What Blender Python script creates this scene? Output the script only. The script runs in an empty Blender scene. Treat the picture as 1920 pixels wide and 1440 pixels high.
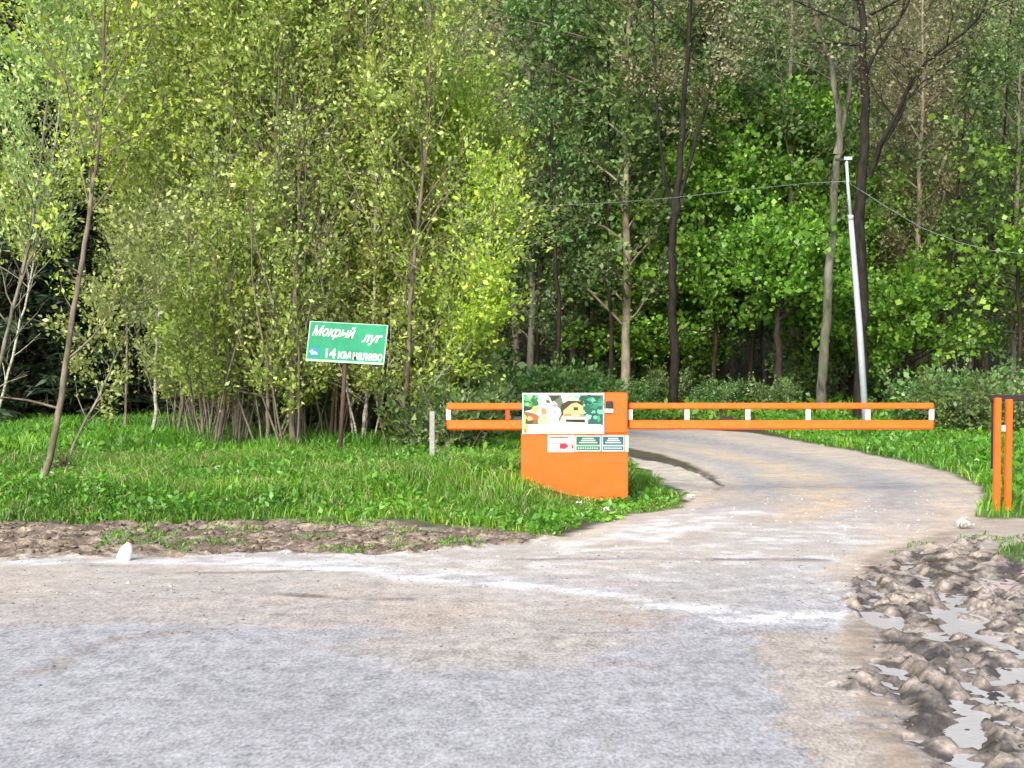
import bpy, math, random
import numpy as np
from mathutils import Vector, Matrix

# ---------------------------------------------------------------- camera, world, sun, exposure
SC = bpy.context.scene
COL = SC.collection
CAMH, F = 1.6, 2700.0
PITCH = math.atan(60 / F)
cam = bpy.data.cameras.new('camera'); cam_ob = bpy.data.objects.new('camera', cam); COL.objects.link(cam_ob)
cam_ob.location = (0, 0, CAMH); cam_ob.rotation_euler = (math.pi / 2 - PITCH, 0, 0)
cam.sensor_width = 36; cam.lens = 36 * F / 1920; cam.clip_end = 2000; cam.clip_start = 0.05
SC.camera = cam_ob

SUN_EL, SUN_AZ = 33, 203      # azimuth measured clockwise from +Y (view direction)
world = bpy.data.worlds.new('World'); SC.world = world; world.use_nodes = True
wn = world.node_tree.nodes; wl = world.node_tree.links
bg = wn['Background']; bg.inputs['Strength'].default_value = 0.12
sky = wn.new('ShaderNodeTexSky'); sky.sky_type = 'NISHITA'; sky.sun_disc = False
sky.sun_elevation = math.radians(SUN_EL); sky.sun_rotation = math.radians(SUN_AZ)
sky.air_density = 1.0; sky.dust_density = 4.0; sky.ozone_density = 1.0
wl.new(sky.outputs[0], bg.inputs['Color'])
sun = bpy.data.lights.new('sun', 'SUN'); sun.energy = 1.5; sun.angle = math.radians(18); sun.color = (1, 0.95, 0.86)
sun_ob = bpy.data.objects.new('sun', sun); COL.objects.link(sun_ob)
_el, _az = math.radians(SUN_EL), math.radians(SUN_AZ)
_sd = Vector((math.sin(_az) * math.cos(_el), math.cos(_az) * math.cos(_el), math.sin(_el)))
sun_ob.rotation_euler = _sd.to_track_quat('Z', 'Y').to_euler(); sun_ob.location = _sd * 50
SC.view_settings.view_transform = 'Standard'; SC.view_settings.look = 'None'
SC.view_settings.gamma = 1; SC.view_settings.use_curve_mapping = False
SC.view_settings.exposure = 1.38
SC.render.engine = 'CYCLES'
SC.cycles.max_bounces = 6; SC.cycles.diffuse_bounces = 3; SC.cycles.glossy_bounces = 2
SC.cycles.transmission_bounces = 4; SC.cycles.transparent_max_bounces = 4
SC.cycles.caustics_reflective = False; SC.cycles.caustics_refractive = False

RNG = np.random.default_rng(7)

# ---------------------------------------------------------------- pixel -> world measuring helpers (1920x1440 photo)
def ray(px, py):
    c, s = math.cos(PITCH), math.sin(PITCH)
    a, b = px - 960, 720 - py
    return np.array((a, c * F + s * b, -s * F + c * b))
def gp(px, py, z=0.0):
    r = ray(px, py); t = (z - CAMH) / r[2]
    return np.array((r[0] * t, r[1] * t, z))
def at(px, py, Y):
    r = ray(px, py); t = Y / r[1]
    return np.array((r[0] * t, Y, CAMH + r[2] * t))
def G2(pts):
    return np.array([gp(*p)[:2] for p in pts])

# ---------------------------------------------------------------- numpy noise
def _hash(ix, iy, seed):
    h = (ix.astype(np.int64) * 374761393 + iy.astype(np.int64) * 668265263 + seed * 974634777) & 0x7fffffff
    h = ((h ^ (h >> 13)) * 1274126177) & 0x7fffffff
    return ((h ^ (h >> 16)) & 0xffff) / 65535.0
def vnoise(x, y, seed=0):
    ix, iy = np.floor(x), np.floor(y); fx, fy = x - ix, y - iy
    fx = fx * fx * (3 - 2 * fx); fy = fy * fy * (3 - 2 * fy)
    a = _hash(ix, iy, seed); b = _hash(ix + 1, iy, seed); c = _hash(ix, iy + 1, seed); d = _hash(ix + 1, iy + 1, seed)
    return (a * (1 - fx) + b * fx) * (1 - fy) + (c * (1 - fx) + d * fx) * fy
def fbm(x, y, seed=0, octs=4, gain=.5):
    v = 0; a = 1; t = 0
    for k in range(octs):
        v = v + a * vnoise(x * 2 ** k + 17.3 * k, y * 2 ** k - 9.1 * k, seed + k); t += a; a *= gain
    return v / t
def sstep(a, b, x):
    t = np.clip((x - a) / (b - a), 0, 1); return t * t * (3 - 2 * t)
def poly_sd(x, y, P):          # signed distance, negative inside
    d = np.full(x.shape, 1e9); ins = np.zeros(x.shape, bool); n = len(P)
    for i in range(n):
        ax, ay = P[i]; bx, by = P[(i + 1) % n]
        ex, ey = bx - ax, by - ay; wx, wy = x - ax, y - ay
        t = np.clip((wx * ex + wy * ey) / (ex * ex + ey * ey + 1e-12), 0, 1)
        d = np.minimum(d, np.hypot(wx - ex * t, wy - ey * t))
        c = ((ay > y) != (by > y)) & (x < (bx - ax) * (y - ay) / (by - ay + 1e-12) + ax)
        ins ^= c
    return np.where(ins, -d, d)
def line_d(x, y, P):
    d = np.full(x.shape, 1e9)
    for i in range(len(P) - 1):
        ax, ay = P[i]; bx, by = P[i + 1]
        ex, ey = bx - ax, by - ay; wx, wy = x - ax, y - ay
        t = np.clip((wx * ex + wy * ey) / (ex * ex + ey * ey + 1e-12), 0, 1)
        d = np.minimum(d, np.hypot(wx - ex * t, wy - ey * t))
    return d

# ---------------------------------------------------------------- object helpers
def obj(name, me, mat=None, parent=None):
    o = bpy.data.objects.new(name, me); COL.objects.link(o)
    if mat is not None and me is not None:
        if isinstance(mat, (list, tuple)):
            for m in mat: me.materials.append(m)
        else: me.materials.append(mat)
    if parent is not None: o.parent = parent
    return o
def tag(o, label=None, cat=None, group=None, kind=None):
    if label: o['label'] = label
    if cat: o['category'] = cat
    if group: o['group'] = group
    if kind: o['kind'] = kind
    return o
def thing(name, label, cat, loc=(0, 0, 0), rz=0.0, group=None):
    o = bpy.data.objects.new(name, None); COL.objects.link(o); o.empty_display_size = .2
    o.location = tuple(loc); o.rotation_euler = (0, 0, rz)
    return tag(o, label, cat, group)
def np_mesh(name, V, faces, attrs=None, smooth=False):
    """faces: list of (k,n) int arrays"""
    me = bpy.data.meshes.new(name)
    V = np.asarray(V, np.float32)
    me.vertices.add(len(V)); me.vertices.foreach_set('co', V.ravel())
    loops = np.concatenate([f.ravel() for f in faces]).astype(np.int32)
    sizes = np.concatenate([np.full(len(f), f.shape[1]) for f in faces]).astype(np.int32)
    starts = np.concatenate([[0], np.cumsum(sizes)[:-1]]).astype(np.int32)
    me.loops.add(len(loops)); me.loops.foreach_set('vertex_index', loops)
    me.polygons.add(len(sizes)); me.polygons.foreach_set('loop_start', starts); me.polygons.foreach_set('loop_total', sizes)
    if smooth: me.polygons.foreach_set('use_smooth', np.ones(len(sizes), bool))
    me.update(calc_edges=True)
    for k, (dom, typ, data) in (attrs or {}).items():
        a = me.attributes.new(k, typ, dom)
        if typ == 'FLOAT': a.data.foreach_set('value', np.asarray(data, np.float32).ravel())
        else: a.data.foreach_set('color', np.asarray(data, np.float32).ravel())
    me.validate()
    return me
class MB:
    def __init__(s): s.v = []; s.f = []; s.n = 0
    def add(s, V, Fs):
        V = np.asarray(V, float).reshape(-1, 3)
        s.v.append(V); s.f += [[i + s.n for i in f] for f in Fs]; s.n += len(V)
    def box(s, lo, hi, bev=0.0, M=None):
        x0, y0, z0 = lo; x1, y1, z1 = hi
        if bev <= 0:
            V = [(x, y, z) for x in (x0, x1) for y in (y0, y1) for z in (z0, z1)]
            Fs = [(0, 1, 3, 2), (4, 6, 7, 5), (0, 4, 5, 1), (2, 3, 7, 6), (0, 2, 6, 4), (1, 5, 7, 3)]
        else:
            b = min(bev, (x1 - x0) * .45, (y1 - y0) * .45, (z1 - z0) * .45)
            V = []; idx = {}
            for i, x in enumerate((x0, x1)):
                for j, y in enumerate((y0, y1)):
                    for k, z in enumerate((z0, z1)):
                        sx, sy, sz = (1 - 2 * i) * b, (1 - 2 * j) * b, (1 - 2 * k) * b
                        for a, q in enumerate(((x, y + sy, z + sz), (x + sx, y, z + sz), (x + sx, y + sy, z))):
                            idx[i, j, k, a] = len(V); V.append(q)
            Fs = []
            I = idx
            for i in (0, 1):
                f = [I[i, 0, 0, 0], I[i, 0, 1, 0], I[i, 1, 1, 0], I[i, 1, 0, 0]]; Fs.append(f if i == 0 else f[::-1])
                f = [I[0, i, 0, 1], I[1, i, 0, 1], I[1, i, 1, 1], I[0, i, 1, 1]]; Fs.append(f if i == 0 else f[::-1])
                f = [I[0, 0, i, 2], I[0, 1, i, 2], I[1, 1, i, 2], I[1, 0, i, 2]]; Fs.append(f if i == 0 else f[::-1])
            for i in (0, 1):
                for j in (0, 1):
                    Fs.append([I[0, i, j, 1], I[1, i, j, 1], I[1, i, j, 2], I[0, i, j, 2]])
                    Fs.append([I[i, 0, j, 0], I[i, 1, j, 0], I[i, 1, j, 2], I[i, 0, j, 2]])
                    Fs.append([I[i, j, 0, 0], I[i, j, 1, 0], I[i, j, 1, 1], I[i, j, 0, 1]])
                    for k in (0, 1): Fs.append([I[i, j, k, 0], I[i, j, k, 1], I[i, j, k, 2]])
        V = np.array(V, float)
        if M is not None: V = np.array([tuple(M @ Vector(v)) for v in V])
        s.add(V, Fs); return s
    def tube(s, pts, rad, k=8, cap=True):
        pts = np.asarray(pts, float); n = len(pts)
        rad = np.full(n, rad) if np.isscalar(rad) else np.asarray(rad, float)
        V, Fs = tube_arrays(pts, rad, k)
        Fl = [list(f) for f in Fs]
        if cap: Fl += [list(range(k))[::-1], list(range((n - 1) * k, n * k))]
        s.add(V, Fl); return s
    def lathe(s, prof, k=16, c=(0, 0, 0)):
        V = [(c[0] + r * math.cos(2 * math.pi * j / k), c[1] + r * math.sin(2 * math.pi * j / k), c[2] + z) for r, z in prof for j in range(k)]
        Fs = [(i * k + j, i * k + (j + 1) % k, (i + 1) * k + (j + 1) % k, (i + 1) * k + j) for i in range(len(prof) - 1) for j in range(k)]
        Fs += [list(range(k))[::-1], list(range((len(prof) - 1) * k, len(prof) * k))]
        s.add(V, Fs); return s
    def build(s, name, mat, parent=None, fix=True, smooth=False):
        me = bpy.data.meshes.new(name)
        me.from_pydata(np.concatenate(s.v).tolist(), [], s.f); me.update()
        if fix:
            import bmesh
            bm = bmesh.new(); bm.from_mesh(me); bmesh.ops.recalc_face_normals(bm, faces=bm.faces); bm.to_mesh(me); bm.free()
        if smooth:
            me.polygons.foreach_set('use_smooth', [True] * len(me.polygons))
        return obj(name, me, mat, parent)
_TF = {}
def tube_arrays(pts, rad, k):
    n = len(pts)
    T = np.gradient(pts, axis=0); T /= np.linalg.norm(T, axis=1, keepdims=True) + 1e-9
    ref = np.array((0, 0, 1.0)) if abs(T[0, 2]) < .8 else np.array((1.0, 0, 0))
    A = np.cross(T, ref); A /= np.linalg.norm(A, axis=1, keepdims=True) + 1e-9
    B = np.cross(T, A)
    an = np.arange(k) * 2 * math.pi / k
    V = pts[:, None, :] + rad[:, None, None] * (np.cos(an)[None, :, None] * A[:, None, :] + np.sin(an)[None, :, None] * B[:, None, :])
    if (n, k) not in _TF:
        _TF[n, k] = np.array([(i * k + j, i * k + (j + 1) % k, (i + 1) * k + (j + 1) % k, (i + 1) * k + j) for i in range(n - 1) for j in range(k)])
    return V.reshape(-1, 3), _TF[n, k]

# ---------------------------------------------------------------- materials
def new_mat(name):
    m = bpy.data.materials.new(name); m.use_nodes = True
    nt = m.node_tree; return m, nt, nt.nodes, nt.links, nt.nodes['Principled BSDF']
def rgb(c): return (*c, 1) if len(c) == 3 else c
def paint(name, c, rough=.45, var=.12, scale=6, metal=0, dirt=None, dirt_amt=.3, spec=.5, bump=0.0):
    m, nt, N, L, P = new_mat(name)
    tc = N.new('ShaderNodeTexCoord'); nz = N.new('ShaderNodeTexNoise'); nz.inputs['Scale'].default_value = scale
    nz.inputs['Detail'].default_value = 6; nz.inputs['Roughness'].default_value = .65
    L.new(tc.outputs['Object'], nz.inputs['Vector'])
    r = N.new('ShaderNodeValToRGB'); L.new(nz.outputs['Fac'], r.inputs['Fac'])
    r.color_ramp.elements[0].position = .3; r.color_ramp.elements[1].position = .7
    r.color_ramp.elements[0].color = rgb([x * (1 - var) for x in c]); r.color_ramp.elements[1].color = rgb([min(1, x * (1 + var)) for x in c])
    out = r.outputs['Color']
    if dirt:
        n2 = N.new('ShaderNodeTexNoise'); n2.inputs['Scale'].default_value = scale * 2.7; n2.inputs['Detail'].default_value = 8
        L.new(tc.outputs['Object'], n2.inputs['Vector'])
        mr = N.new('ShaderNodeMapRange'); mr.inputs['From Min'].default_value = .5; mr.inputs['From Max'].default_value = .75
        mr.inputs['To Max'].default_value = dirt_amt; L.new(n2.outputs['Fac'], mr.inputs['Value'])
        mx = N.new('ShaderNodeMix'); mx.data_type = 'RGBA'; L.new(mr.outputs[0], mx.inputs['Factor'])
        L.new(out, mx.inputs['A']); mx.inputs['B'].default_value = rgb(dirt); out = mx.outputs['Result']
    L.new(out, P.inputs['Base Color']); P.inputs['Roughness'].default_value = rough; P.inputs['Metallic'].default_value = metal
    P.inputs['Specular IOR Level'].default_value = spec
    if bump:
        b = N.new('ShaderNodeBump'); b.inputs['Strength'].default_value = bump; b.inputs['Distance'].default_value = .01
        L.new(nz.outputs['Fac'], b.inputs['Height']); L.new(b.outputs[0], P.inputs['Normal'])
    return m
def leaf_mat(name, c0, c1, c2=None, trans=.45, rnd=.15):
    """c0..c1 by per leaf tint, c2 for the top few percent"""
    m, nt, N, L, P = new_mat(name); N.remove(P)
    at_ = N.new('ShaderNodeAttribute'); at_.attribute_name = 'tint'
    r = N.new('ShaderNodeValToRGB'); L.new(at_.outputs['Fac'], r.inputs['Fac'])
    e = r.color_ramp.elements; e[0].position = 0; e[0].color = rgb(c0); e[1].position = .8; e[1].color = rgb(c1)
    if c2 is not None:
        x = e.new(.97); x.color = rgb(c2)
    oi = N.new('ShaderNodeObjectInfo')
    hs = N.new('ShaderNodeHueSaturation')
    mr = N.new('ShaderNodeMapRange'); mr.inputs['To Min'].default_value = .5 - rnd * .12; mr.inputs['To Max'].default_value = .5 + rnd * .12
    L.new(oi.outputs['Random'], mr.inputs['Value']); L.new(mr.outputs[0], hs.inputs['Hue'])
    mv = N.new('ShaderNodeMapRange'); mv.inputs['To Min'].default_value = 1 - rnd; mv.inputs['To Max'].default_value = 1 + rnd
    L.new(oi.outputs['Random'], mv.inputs['Value']); L.new(mv.outputs[0], hs.inputs['Value'])
    L.new(r.outputs['Color'], hs.inputs['Color'])
    d = N.new('ShaderNodeBsdfDiffuse'); t = N.new('ShaderNodeBsdfTranslucent'); g = N.new('ShaderNodeBsdfGlossy')
    g.inputs['Roughness'].default_value = .5; g.inputs['Color'].default_value = (.9, .95, 1, 1)
    L.new(hs.outputs[0], d.inputs['Color']); L.new(hs.outputs[0], t.inputs['Color'])
    m1 = N.new('ShaderNodeMixShader'); m1.inputs[0].default_value = trans; L.new(d.outputs[0], m1.inputs[1]); L.new(t.outputs[0], m1.inputs[2])
    m2 = N.new('ShaderNodeMixShader'); m2.inputs[0].default_value = .035; L.new(m1.outputs[0], m2.inputs[1]); L.new(g.outputs[0], m2.inputs[2])
    L.new(m2.outputs[0], N['Material Output'].inputs['Surface'])
    return m
def bark_mat(name, c0, c1, moss=None, moss_amt=.5, scale=9, birch=False):
    m, nt, N, L, P = new_mat(name)
    tc = N.new('ShaderNodeTexCoord'); mp = N.new('ShaderNodeMapping'); L.new(tc.outputs['Object'], mp.inputs['Vector'])
    mp.inputs['Scale'].default_value = (1, 1, .3) if not birch else (1, 1, 3.5)
    nz = N.new('ShaderNodeTexNoise'); nz.inputs['Scale'].default_value = scale; nz.inputs['Detail'].default_value = 7; nz.inputs['Roughness'].default_value = .7
    L.new(mp.outputs[0], nz.inputs['Vector'])
    r = N.new('ShaderNodeValToRGB'); L.new(nz.outputs['Fac'], r.inputs['Fac'])
    e = r.color_ramp.elements; e[0].position = .36; e[0].color = rgb(c0); e[1].position = .6; e[1].color = rgb(c1)
    out = r.outputs['Color']
    if moss:
        n2 = N.new('ShaderNodeTexNoise'); n2.inputs['Scale'].default_value = 1.7; n2.inputs['Detail'].default_value = 6
        L.new(tc.outputs['Object'], n2.inputs['Vector'])
        mr = N.new('ShaderNodeMapRange'); mr.inputs['From Min'].default_value = .45; mr.inputs['From Max'].default_value = .62
        mr.inputs['To Max'].default_value = moss_amt; L.new(n2.outputs['Fac'], mr.inputs['Value'])
        mx = N.new('ShaderNodeMix'); mx.data_type = 'RGBA'; L.new(mr.outputs[0], mx.inputs['Factor'])
        L.new(out, mx.inputs['A']); mx.inputs['B'].default_value = rgb(moss); out = mx.outputs['Result']
    L.new(out, P.inputs['Base Color']); P.inputs['Roughness'].default_value = .85; P.inputs['Specular IOR Level'].default_value = .2
    b = N.new('ShaderNodeBump'); b.inputs['Strength'].default_value = .6; b.inputs['Distance'].default_value = .02
    L.new(nz.outputs['Fac'], b.inputs['Height']); L.new(b.outputs[0], P.inputs['Normal'])
    return m

M = {}
M['orange'] = paint('orange_paint', (.76, .105, .004), .42, .09, 2.5, dirt=(.42, .13, .04), dirt_amt=.45)
M['orange2'] = paint('orange_rail_paint', (.76, .12, .005), .42, .08, 5, dirt=(.45, .2, .08), dirt_amt=.35)
M['white'] = paint('white_paint', (.72, .66, .62), .45, .08, 9, dirt=(.45, .3, .22), dirt_amt=.4)
M['red'] = paint('red_paint', (.75, .05, .01), .45, .1, 8)
M['pole'] = paint('galvanised_pole', (.40, .47, .52), .4, .08, 8, metal=.15, dirt=(.4, .42, .42), dirt_amt=.3)
M['black'] = paint('black_plastic', (.012, .011, .012), .5, .2, 10)
M['rust'] = paint('rusty_post', (.07, .04, .032), .8, .35, 14, bump=.4)
M['stake'] = paint('weathered_wood', (.27, .28, .27), .85, .25, 25, bump=.5)
M['dark_wood'] = paint('dark_tarred_wood', (.02, .012, .015), .8, .3, 14, bump=.4)
M['green'] = paint('green_sign_paint', (.0, .27, .14), .5, .2, 3.2, dirt=(.003, .2, .08), dirt_amt=.7)
M['signwhite'] = paint('white_lettering', (.82, .88, .78), .5, .05, 20)
M['frame'] = paint('pale_sign_frame', (.42, .75, .55), .45, .1, 8, dirt=(.1, .4, .25), dirt_amt=.6)
M['blue'] = paint('blue_roundel', (.01, .22, .58), .4, .1, 9)
M['cable'] = paint('grey_cable', (.13, .17, .17), .6, .2, 5)
M['bottle'] = paint('white_plastic', (.85, .86, .86), .35, .03, 12)
M['bottle_cap'] = paint('brown_red_cap', (.10, .035, .03), .5, .2, 20)
M['bottle_neck'] = paint('peach_neck', (.8, .5, .38), .5, .1, 20)
M['litter'] = paint('white_scrap', (.8, .82, .78), .6, .1, 30)
M['twig_dark'] = bark_mat('dark_bark', (.006, .006, .005), (.028, .025, .021))
M['bark_grey'] = bark_mat('grey_bark', (.07, .06, .05), (.26, .235, .205), moss=(.10, .13, .05), moss_amt=.35)
M['bark_brown'] = bark_mat('brown_bark', (.075, .063, .048), (.22, .19, .15), moss=(.09, .11, .04), moss_amt=.4)
M['bark_pale'] = bark_mat('pale_green_bark', (.16, .17, .13), (.42, .44, .37), birch=True)
M['bark_birch'] = bark_mat('birch_bark', (.09, .08, .07), (.55, .53, .47), birch=True, scale=5)
M['bark_moss'] = bark_mat('mossy_bark', (.03, .03, .025), (.17, .17, .14), moss=(.07, .10, .04), moss_amt=.6, scale=5)
M['bark_black'] = bark_mat('blackish_bark', (.010, .008, .006), (.040, .030, .024))
M['bark_twig'] = bark_mat('grey_brown_twigs', (.13, .115, .085), (.30, .265, .21))
M['lf_thicket'] = leaf_mat('thicket_leaves', (.16, .225, .04), (.44, .58, .11), (.70, .80, .25))
M['lf_yellow'] = leaf_mat('yellow_green_leaves', (.22, .32, .03), (.50, .66, .06), (.74, .80, .14))
M['lf_pale'] = leaf_mat('pale_willow_leaves', (.2, .29, .08), (.44, .58, .18), (.66, .78, .36))
M['lf_forest'] = leaf_mat('forest_leaves', (.05, .105, .03), (.17, .32, .075), (.32, .48, .15))
M['lf_maple'] = leaf_mat('maple_leaves', (.06, .16, .015), (.22, .47, .045), (.40, .68, .10), rnd=.1)
M['lf_olive'] = leaf_mat('olive_leaves', (.14, .145, .07), (.29, .31, .14), (.46, .47, .26))
M['lf_dark'] = leaf_mat('spruce_needles', (.010, .022, .010), (.028, .055, .020), (.05, .09, .03), trans=.15)
M['lf_under'] = leaf_mat('undergrowth_leaves', (.06, .17, .03), (.18, .40, .08), (.32, .55, .18))
M['grass'] = leaf_mat('grass_blades', (.045, .15, .010), (.15, .40, .022), (.34, .56, .07), trans=.4)
M['weed'] = leaf_mat('weed_leaves', (.05, .16, .012), (.17, .38, .025), (.38, .56, .09), trans=.4)
M['straw'] = leaf_mat('dry_grass', (.22, .18, .09), (.42, .36, .2), trans=.3)

# ground: albedo comes from vertex attribute (what the stuff is, with wet sheen painted in), fine grain from noise
def ground_mat():
    m, nt, N, L, P = new_mat('ground_surface')
    a = N.new('ShaderNodeAttribute'); a.attribute_name = 'gcol'
    w = N.new('ShaderNodeAttribute'); w.attribute_name = 'rough'
    gr = N.new('ShaderNodeAttribute'); gr.attribute_name = 'grain'
    tc = N.new('ShaderNodeTexCoord')
    n1 = N.new('ShaderNodeTexNoise'); n1.inputs['Scale'].default_value = 58; n1.inputs['Detail'].default_value = 5; n1.inputs['Roughness'].default_value = .7
    n2 = N.new('ShaderNodeTexNoise'); n2.inputs['Scale'].default_value = 9; n2.inputs['Detail'].default_value = 6; n2.inputs['Roughness'].default_value = .65
    mp = N.new('ShaderNodeMapping'); mp.inputs['Scale'].default_value = (.9, .6, 1); L.new(tc.outputs['Object'], mp.inputs['Vector'])
    mp1 = N.new('ShaderNodeMapping'); mp1.inputs['Scale'].default_value = (1, .42, 1); L.new(tc.outputs['Object'], mp1.inputs['Vector']); L.new(mp1.outputs[0], n1.inputs['Vector']); L.new(mp.outputs[0], n2.inputs['Vector'])
    def mapr(src, lo, hi):
        r = N.new('ShaderNodeMapRange'); r.inputs['From Min'].default_value = .32; r.inputs['From Max'].default_value = .68
        r.inputs['To Min'].default_value = lo; r.inputs['To Max'].default_value = hi; r.clamp = True
        L.new(src, r.inputs['Value']); return r.outputs[0]
    f1 = mapr(n1.outputs['Fac'], -.5, .5); f2 = mapr(n2.outputs['Fac'], -.28, .28)
    def math_(op, x, y):
        q = N.new('ShaderNodeMath'); q.operation = op
        for i, z in enumerate((x, y)):
            if isinstance(z, (int, float)): q.inputs[i].default_value = z
            else: L.new(z, q.inputs[i])
        return q.outputs[0]
    s = math_('ADD', f1, f2); s = math_('MULTIPLY', s, gr.outputs['Fac']); s = math_('ADD', s, 1.0)
    vm = N.new('ShaderNodeVectorMath'); vm.operation = 'SCALE'; L.new(a.outputs['Color'], vm.inputs[0]); L.new(s, vm.inputs['Scale'])
    L.new(vm.outputs[0], P.inputs['Base Color']); L.new(w.outputs['Fac'], P.inputs['Roughness'])
    P.inputs['Specular IOR Level'].default_value = .35
    b = N.new('ShaderNodeBump'); b.inputs['Strength'].default_value = .35; b.inputs['Distance'].default_value = .006
    L.new(n1.outputs['Fac'], b.inputs['Height']); L.new(b.outputs[0], P.inputs['Normal'])
    return m
M['ground'] = ground_mat()
def water_mat():
    m, nt, N, L, P = new_mat('murky_sky_pale_water')
    P.inputs['Base Color'].default_value = (.46, .46, .47, 1); P.inputs['Roughness'].default_value = .24  # milky water, with the white sky reflection painted into its base colour
    P.inputs['Specular IOR Level'].default_value = .9
    tc = N.new('ShaderNodeTexCoord'); n = N.new('ShaderNodeTexNoise'); n.inputs['Scale'].default_value = 22; n.inputs['Detail'].default_value = 3
    L.new(tc.outputs['Object'], n.inputs['Vector'])
    b = N.new('ShaderNodeBump'); b.inputs['Strength'].default_value = .35; b.inputs['Distance'].default_value = .008
    L.new(n.outputs['Fac'], b.inputs['Height']); L.new(b.outputs[0], P.inputs['Normal'])
    return m
M['water'] = water_mat()

# ---------------------------------------------------------------- ground regions (measured on the photo)
P_GRASS_L = G2([(-900, 992), (-300, 990), (0, 985), (120, 980), (200, 972), (330, 984), (450, 978), (560, 972), (640, 984), (720, 970), (800, 984), (900, 996), (1000, 1010), (1060, 1006),
                (1120, 985), (1180, 963), (1250, 948), (1290, 938), (1262, 918), (1225, 898), (1196, 884), (1180, 866), (1180, 845), (1100, 832), (975, 819), (900, 809), (860, 796), (600, 790), (-1200, 790)])
P_ROAD = G2([(-3000, 5000), (-3000, 990), (0, 985), (900, 996), (1060, 1006), (1120, 985), (1180, 963), (1290, 938), (1352, 912), (1340, 893), (1290, 868), (1240, 852), (1180, 840), (1100, 830), (975, 817), (900, 807),
             (840, 790), (840, 778), (950, 773), (1000, 777), (1100, 790), (1180, 801), (1300, 805), (1400, 812), (1500, 827), (1600, 847), (1700, 867), (1780, 888), (1835, 912), (1858, 945),
             (1840, 975), (1760, 1000), (1640, 1040), (1590, 1080), (1580, 1180), (1600, 1300), (1640, 1440), (1700, 1800), (1900, 5000)])
P_GRASS_R = G2([(1420, 808), (1500, 826), (1600, 846), (1700, 866), (1780, 887), (1840, 912), (1855, 945), (1825, 965), (1850, 975), (1960, 968), (2600, 975), (2600, 780), (1900, 775), (1420, 785)])
P_GRASS_S = G2([(1860, 1030), (1900, 1018), (2100, 1010), (2300, 1030), (2300, 1080), (1930, 1058), (1880, 1045)])
P_DIRT = G2([(1182, 858), (1250, 870), (1310, 885), (1350, 908), (1300, 936), (1255, 920), (1215, 895), (1185, 880)])
P_MUD = G2([(1585, 1095), (1640, 1050), (1740, 1020), (1820, 1005), (1880, 1040), (1960, 1060), (2400, 1085), (2600, 1400), (2600, 2400), (1720, 1800), (1660, 1440), (1625, 1300), (1600, 1180)])
P_STRIP = G2([(-900, 988), (0, 982), (200, 972), (560, 972), (720, 968), (900, 994), (1040, 1008), (980, 1022), (800, 1030), (600, 1036), (380, 1040), (0, 1042), (-900, 1040)])
P_SAND = G2([(-900, 1038), (0, 1040), (400, 1045), (900, 1095), (930, 1140), (800, 1180), (400, 1165), (0, 1180), (-900, 1190)])
P_APRON = G2([(1440, 1190), (1600, 1185), (1640, 1300), (1680, 1440), (1800, 1900), (1700, 2400), (1520, 1440), (1470, 1300)])
P_PAD = G2([(1800, 985), (1850, 970), (1960, 968), (2300, 972), (2300, 1015), (1900, 1015), (1860, 1028), (1790, 1008)])
P_LEFTCAB = G2([(-900, 780), (990, 790), (990, 925), (700, 960), (-900, 980)])
RUTS = [G2([(1612, 1080), (1640, 1180), (1655, 1300), (1690, 1440), (1760, 1700)]), G2([(1700, 1045), (1760, 1110), (1800, 1200), (1815, 1300), (1850, 1440), (1900, 1700)])]
WATER_LINES = [G2([(1655, 1160), (1700, 1172), (1730, 1186)]), G2([(1800, 1110), (1806, 1150), (1775, 1152)]), G2([(1806, 1150), (1850, 1190), (1930, 1225)]),
               G2([(1830, 1255), (1870, 1290), (1920, 1330), (1990, 1380)]), G2([(1880, 1300), (1850, 1345), (1800, 1365)]), G2([(1820, 1365), (1770, 1385), (1740, 1420), (1730, 1470)]), G2([(1860, 1080), (1900, 1110)]),
               G2([(1920, 1250), (2000, 1300), (2100, 1330)])]

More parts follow.
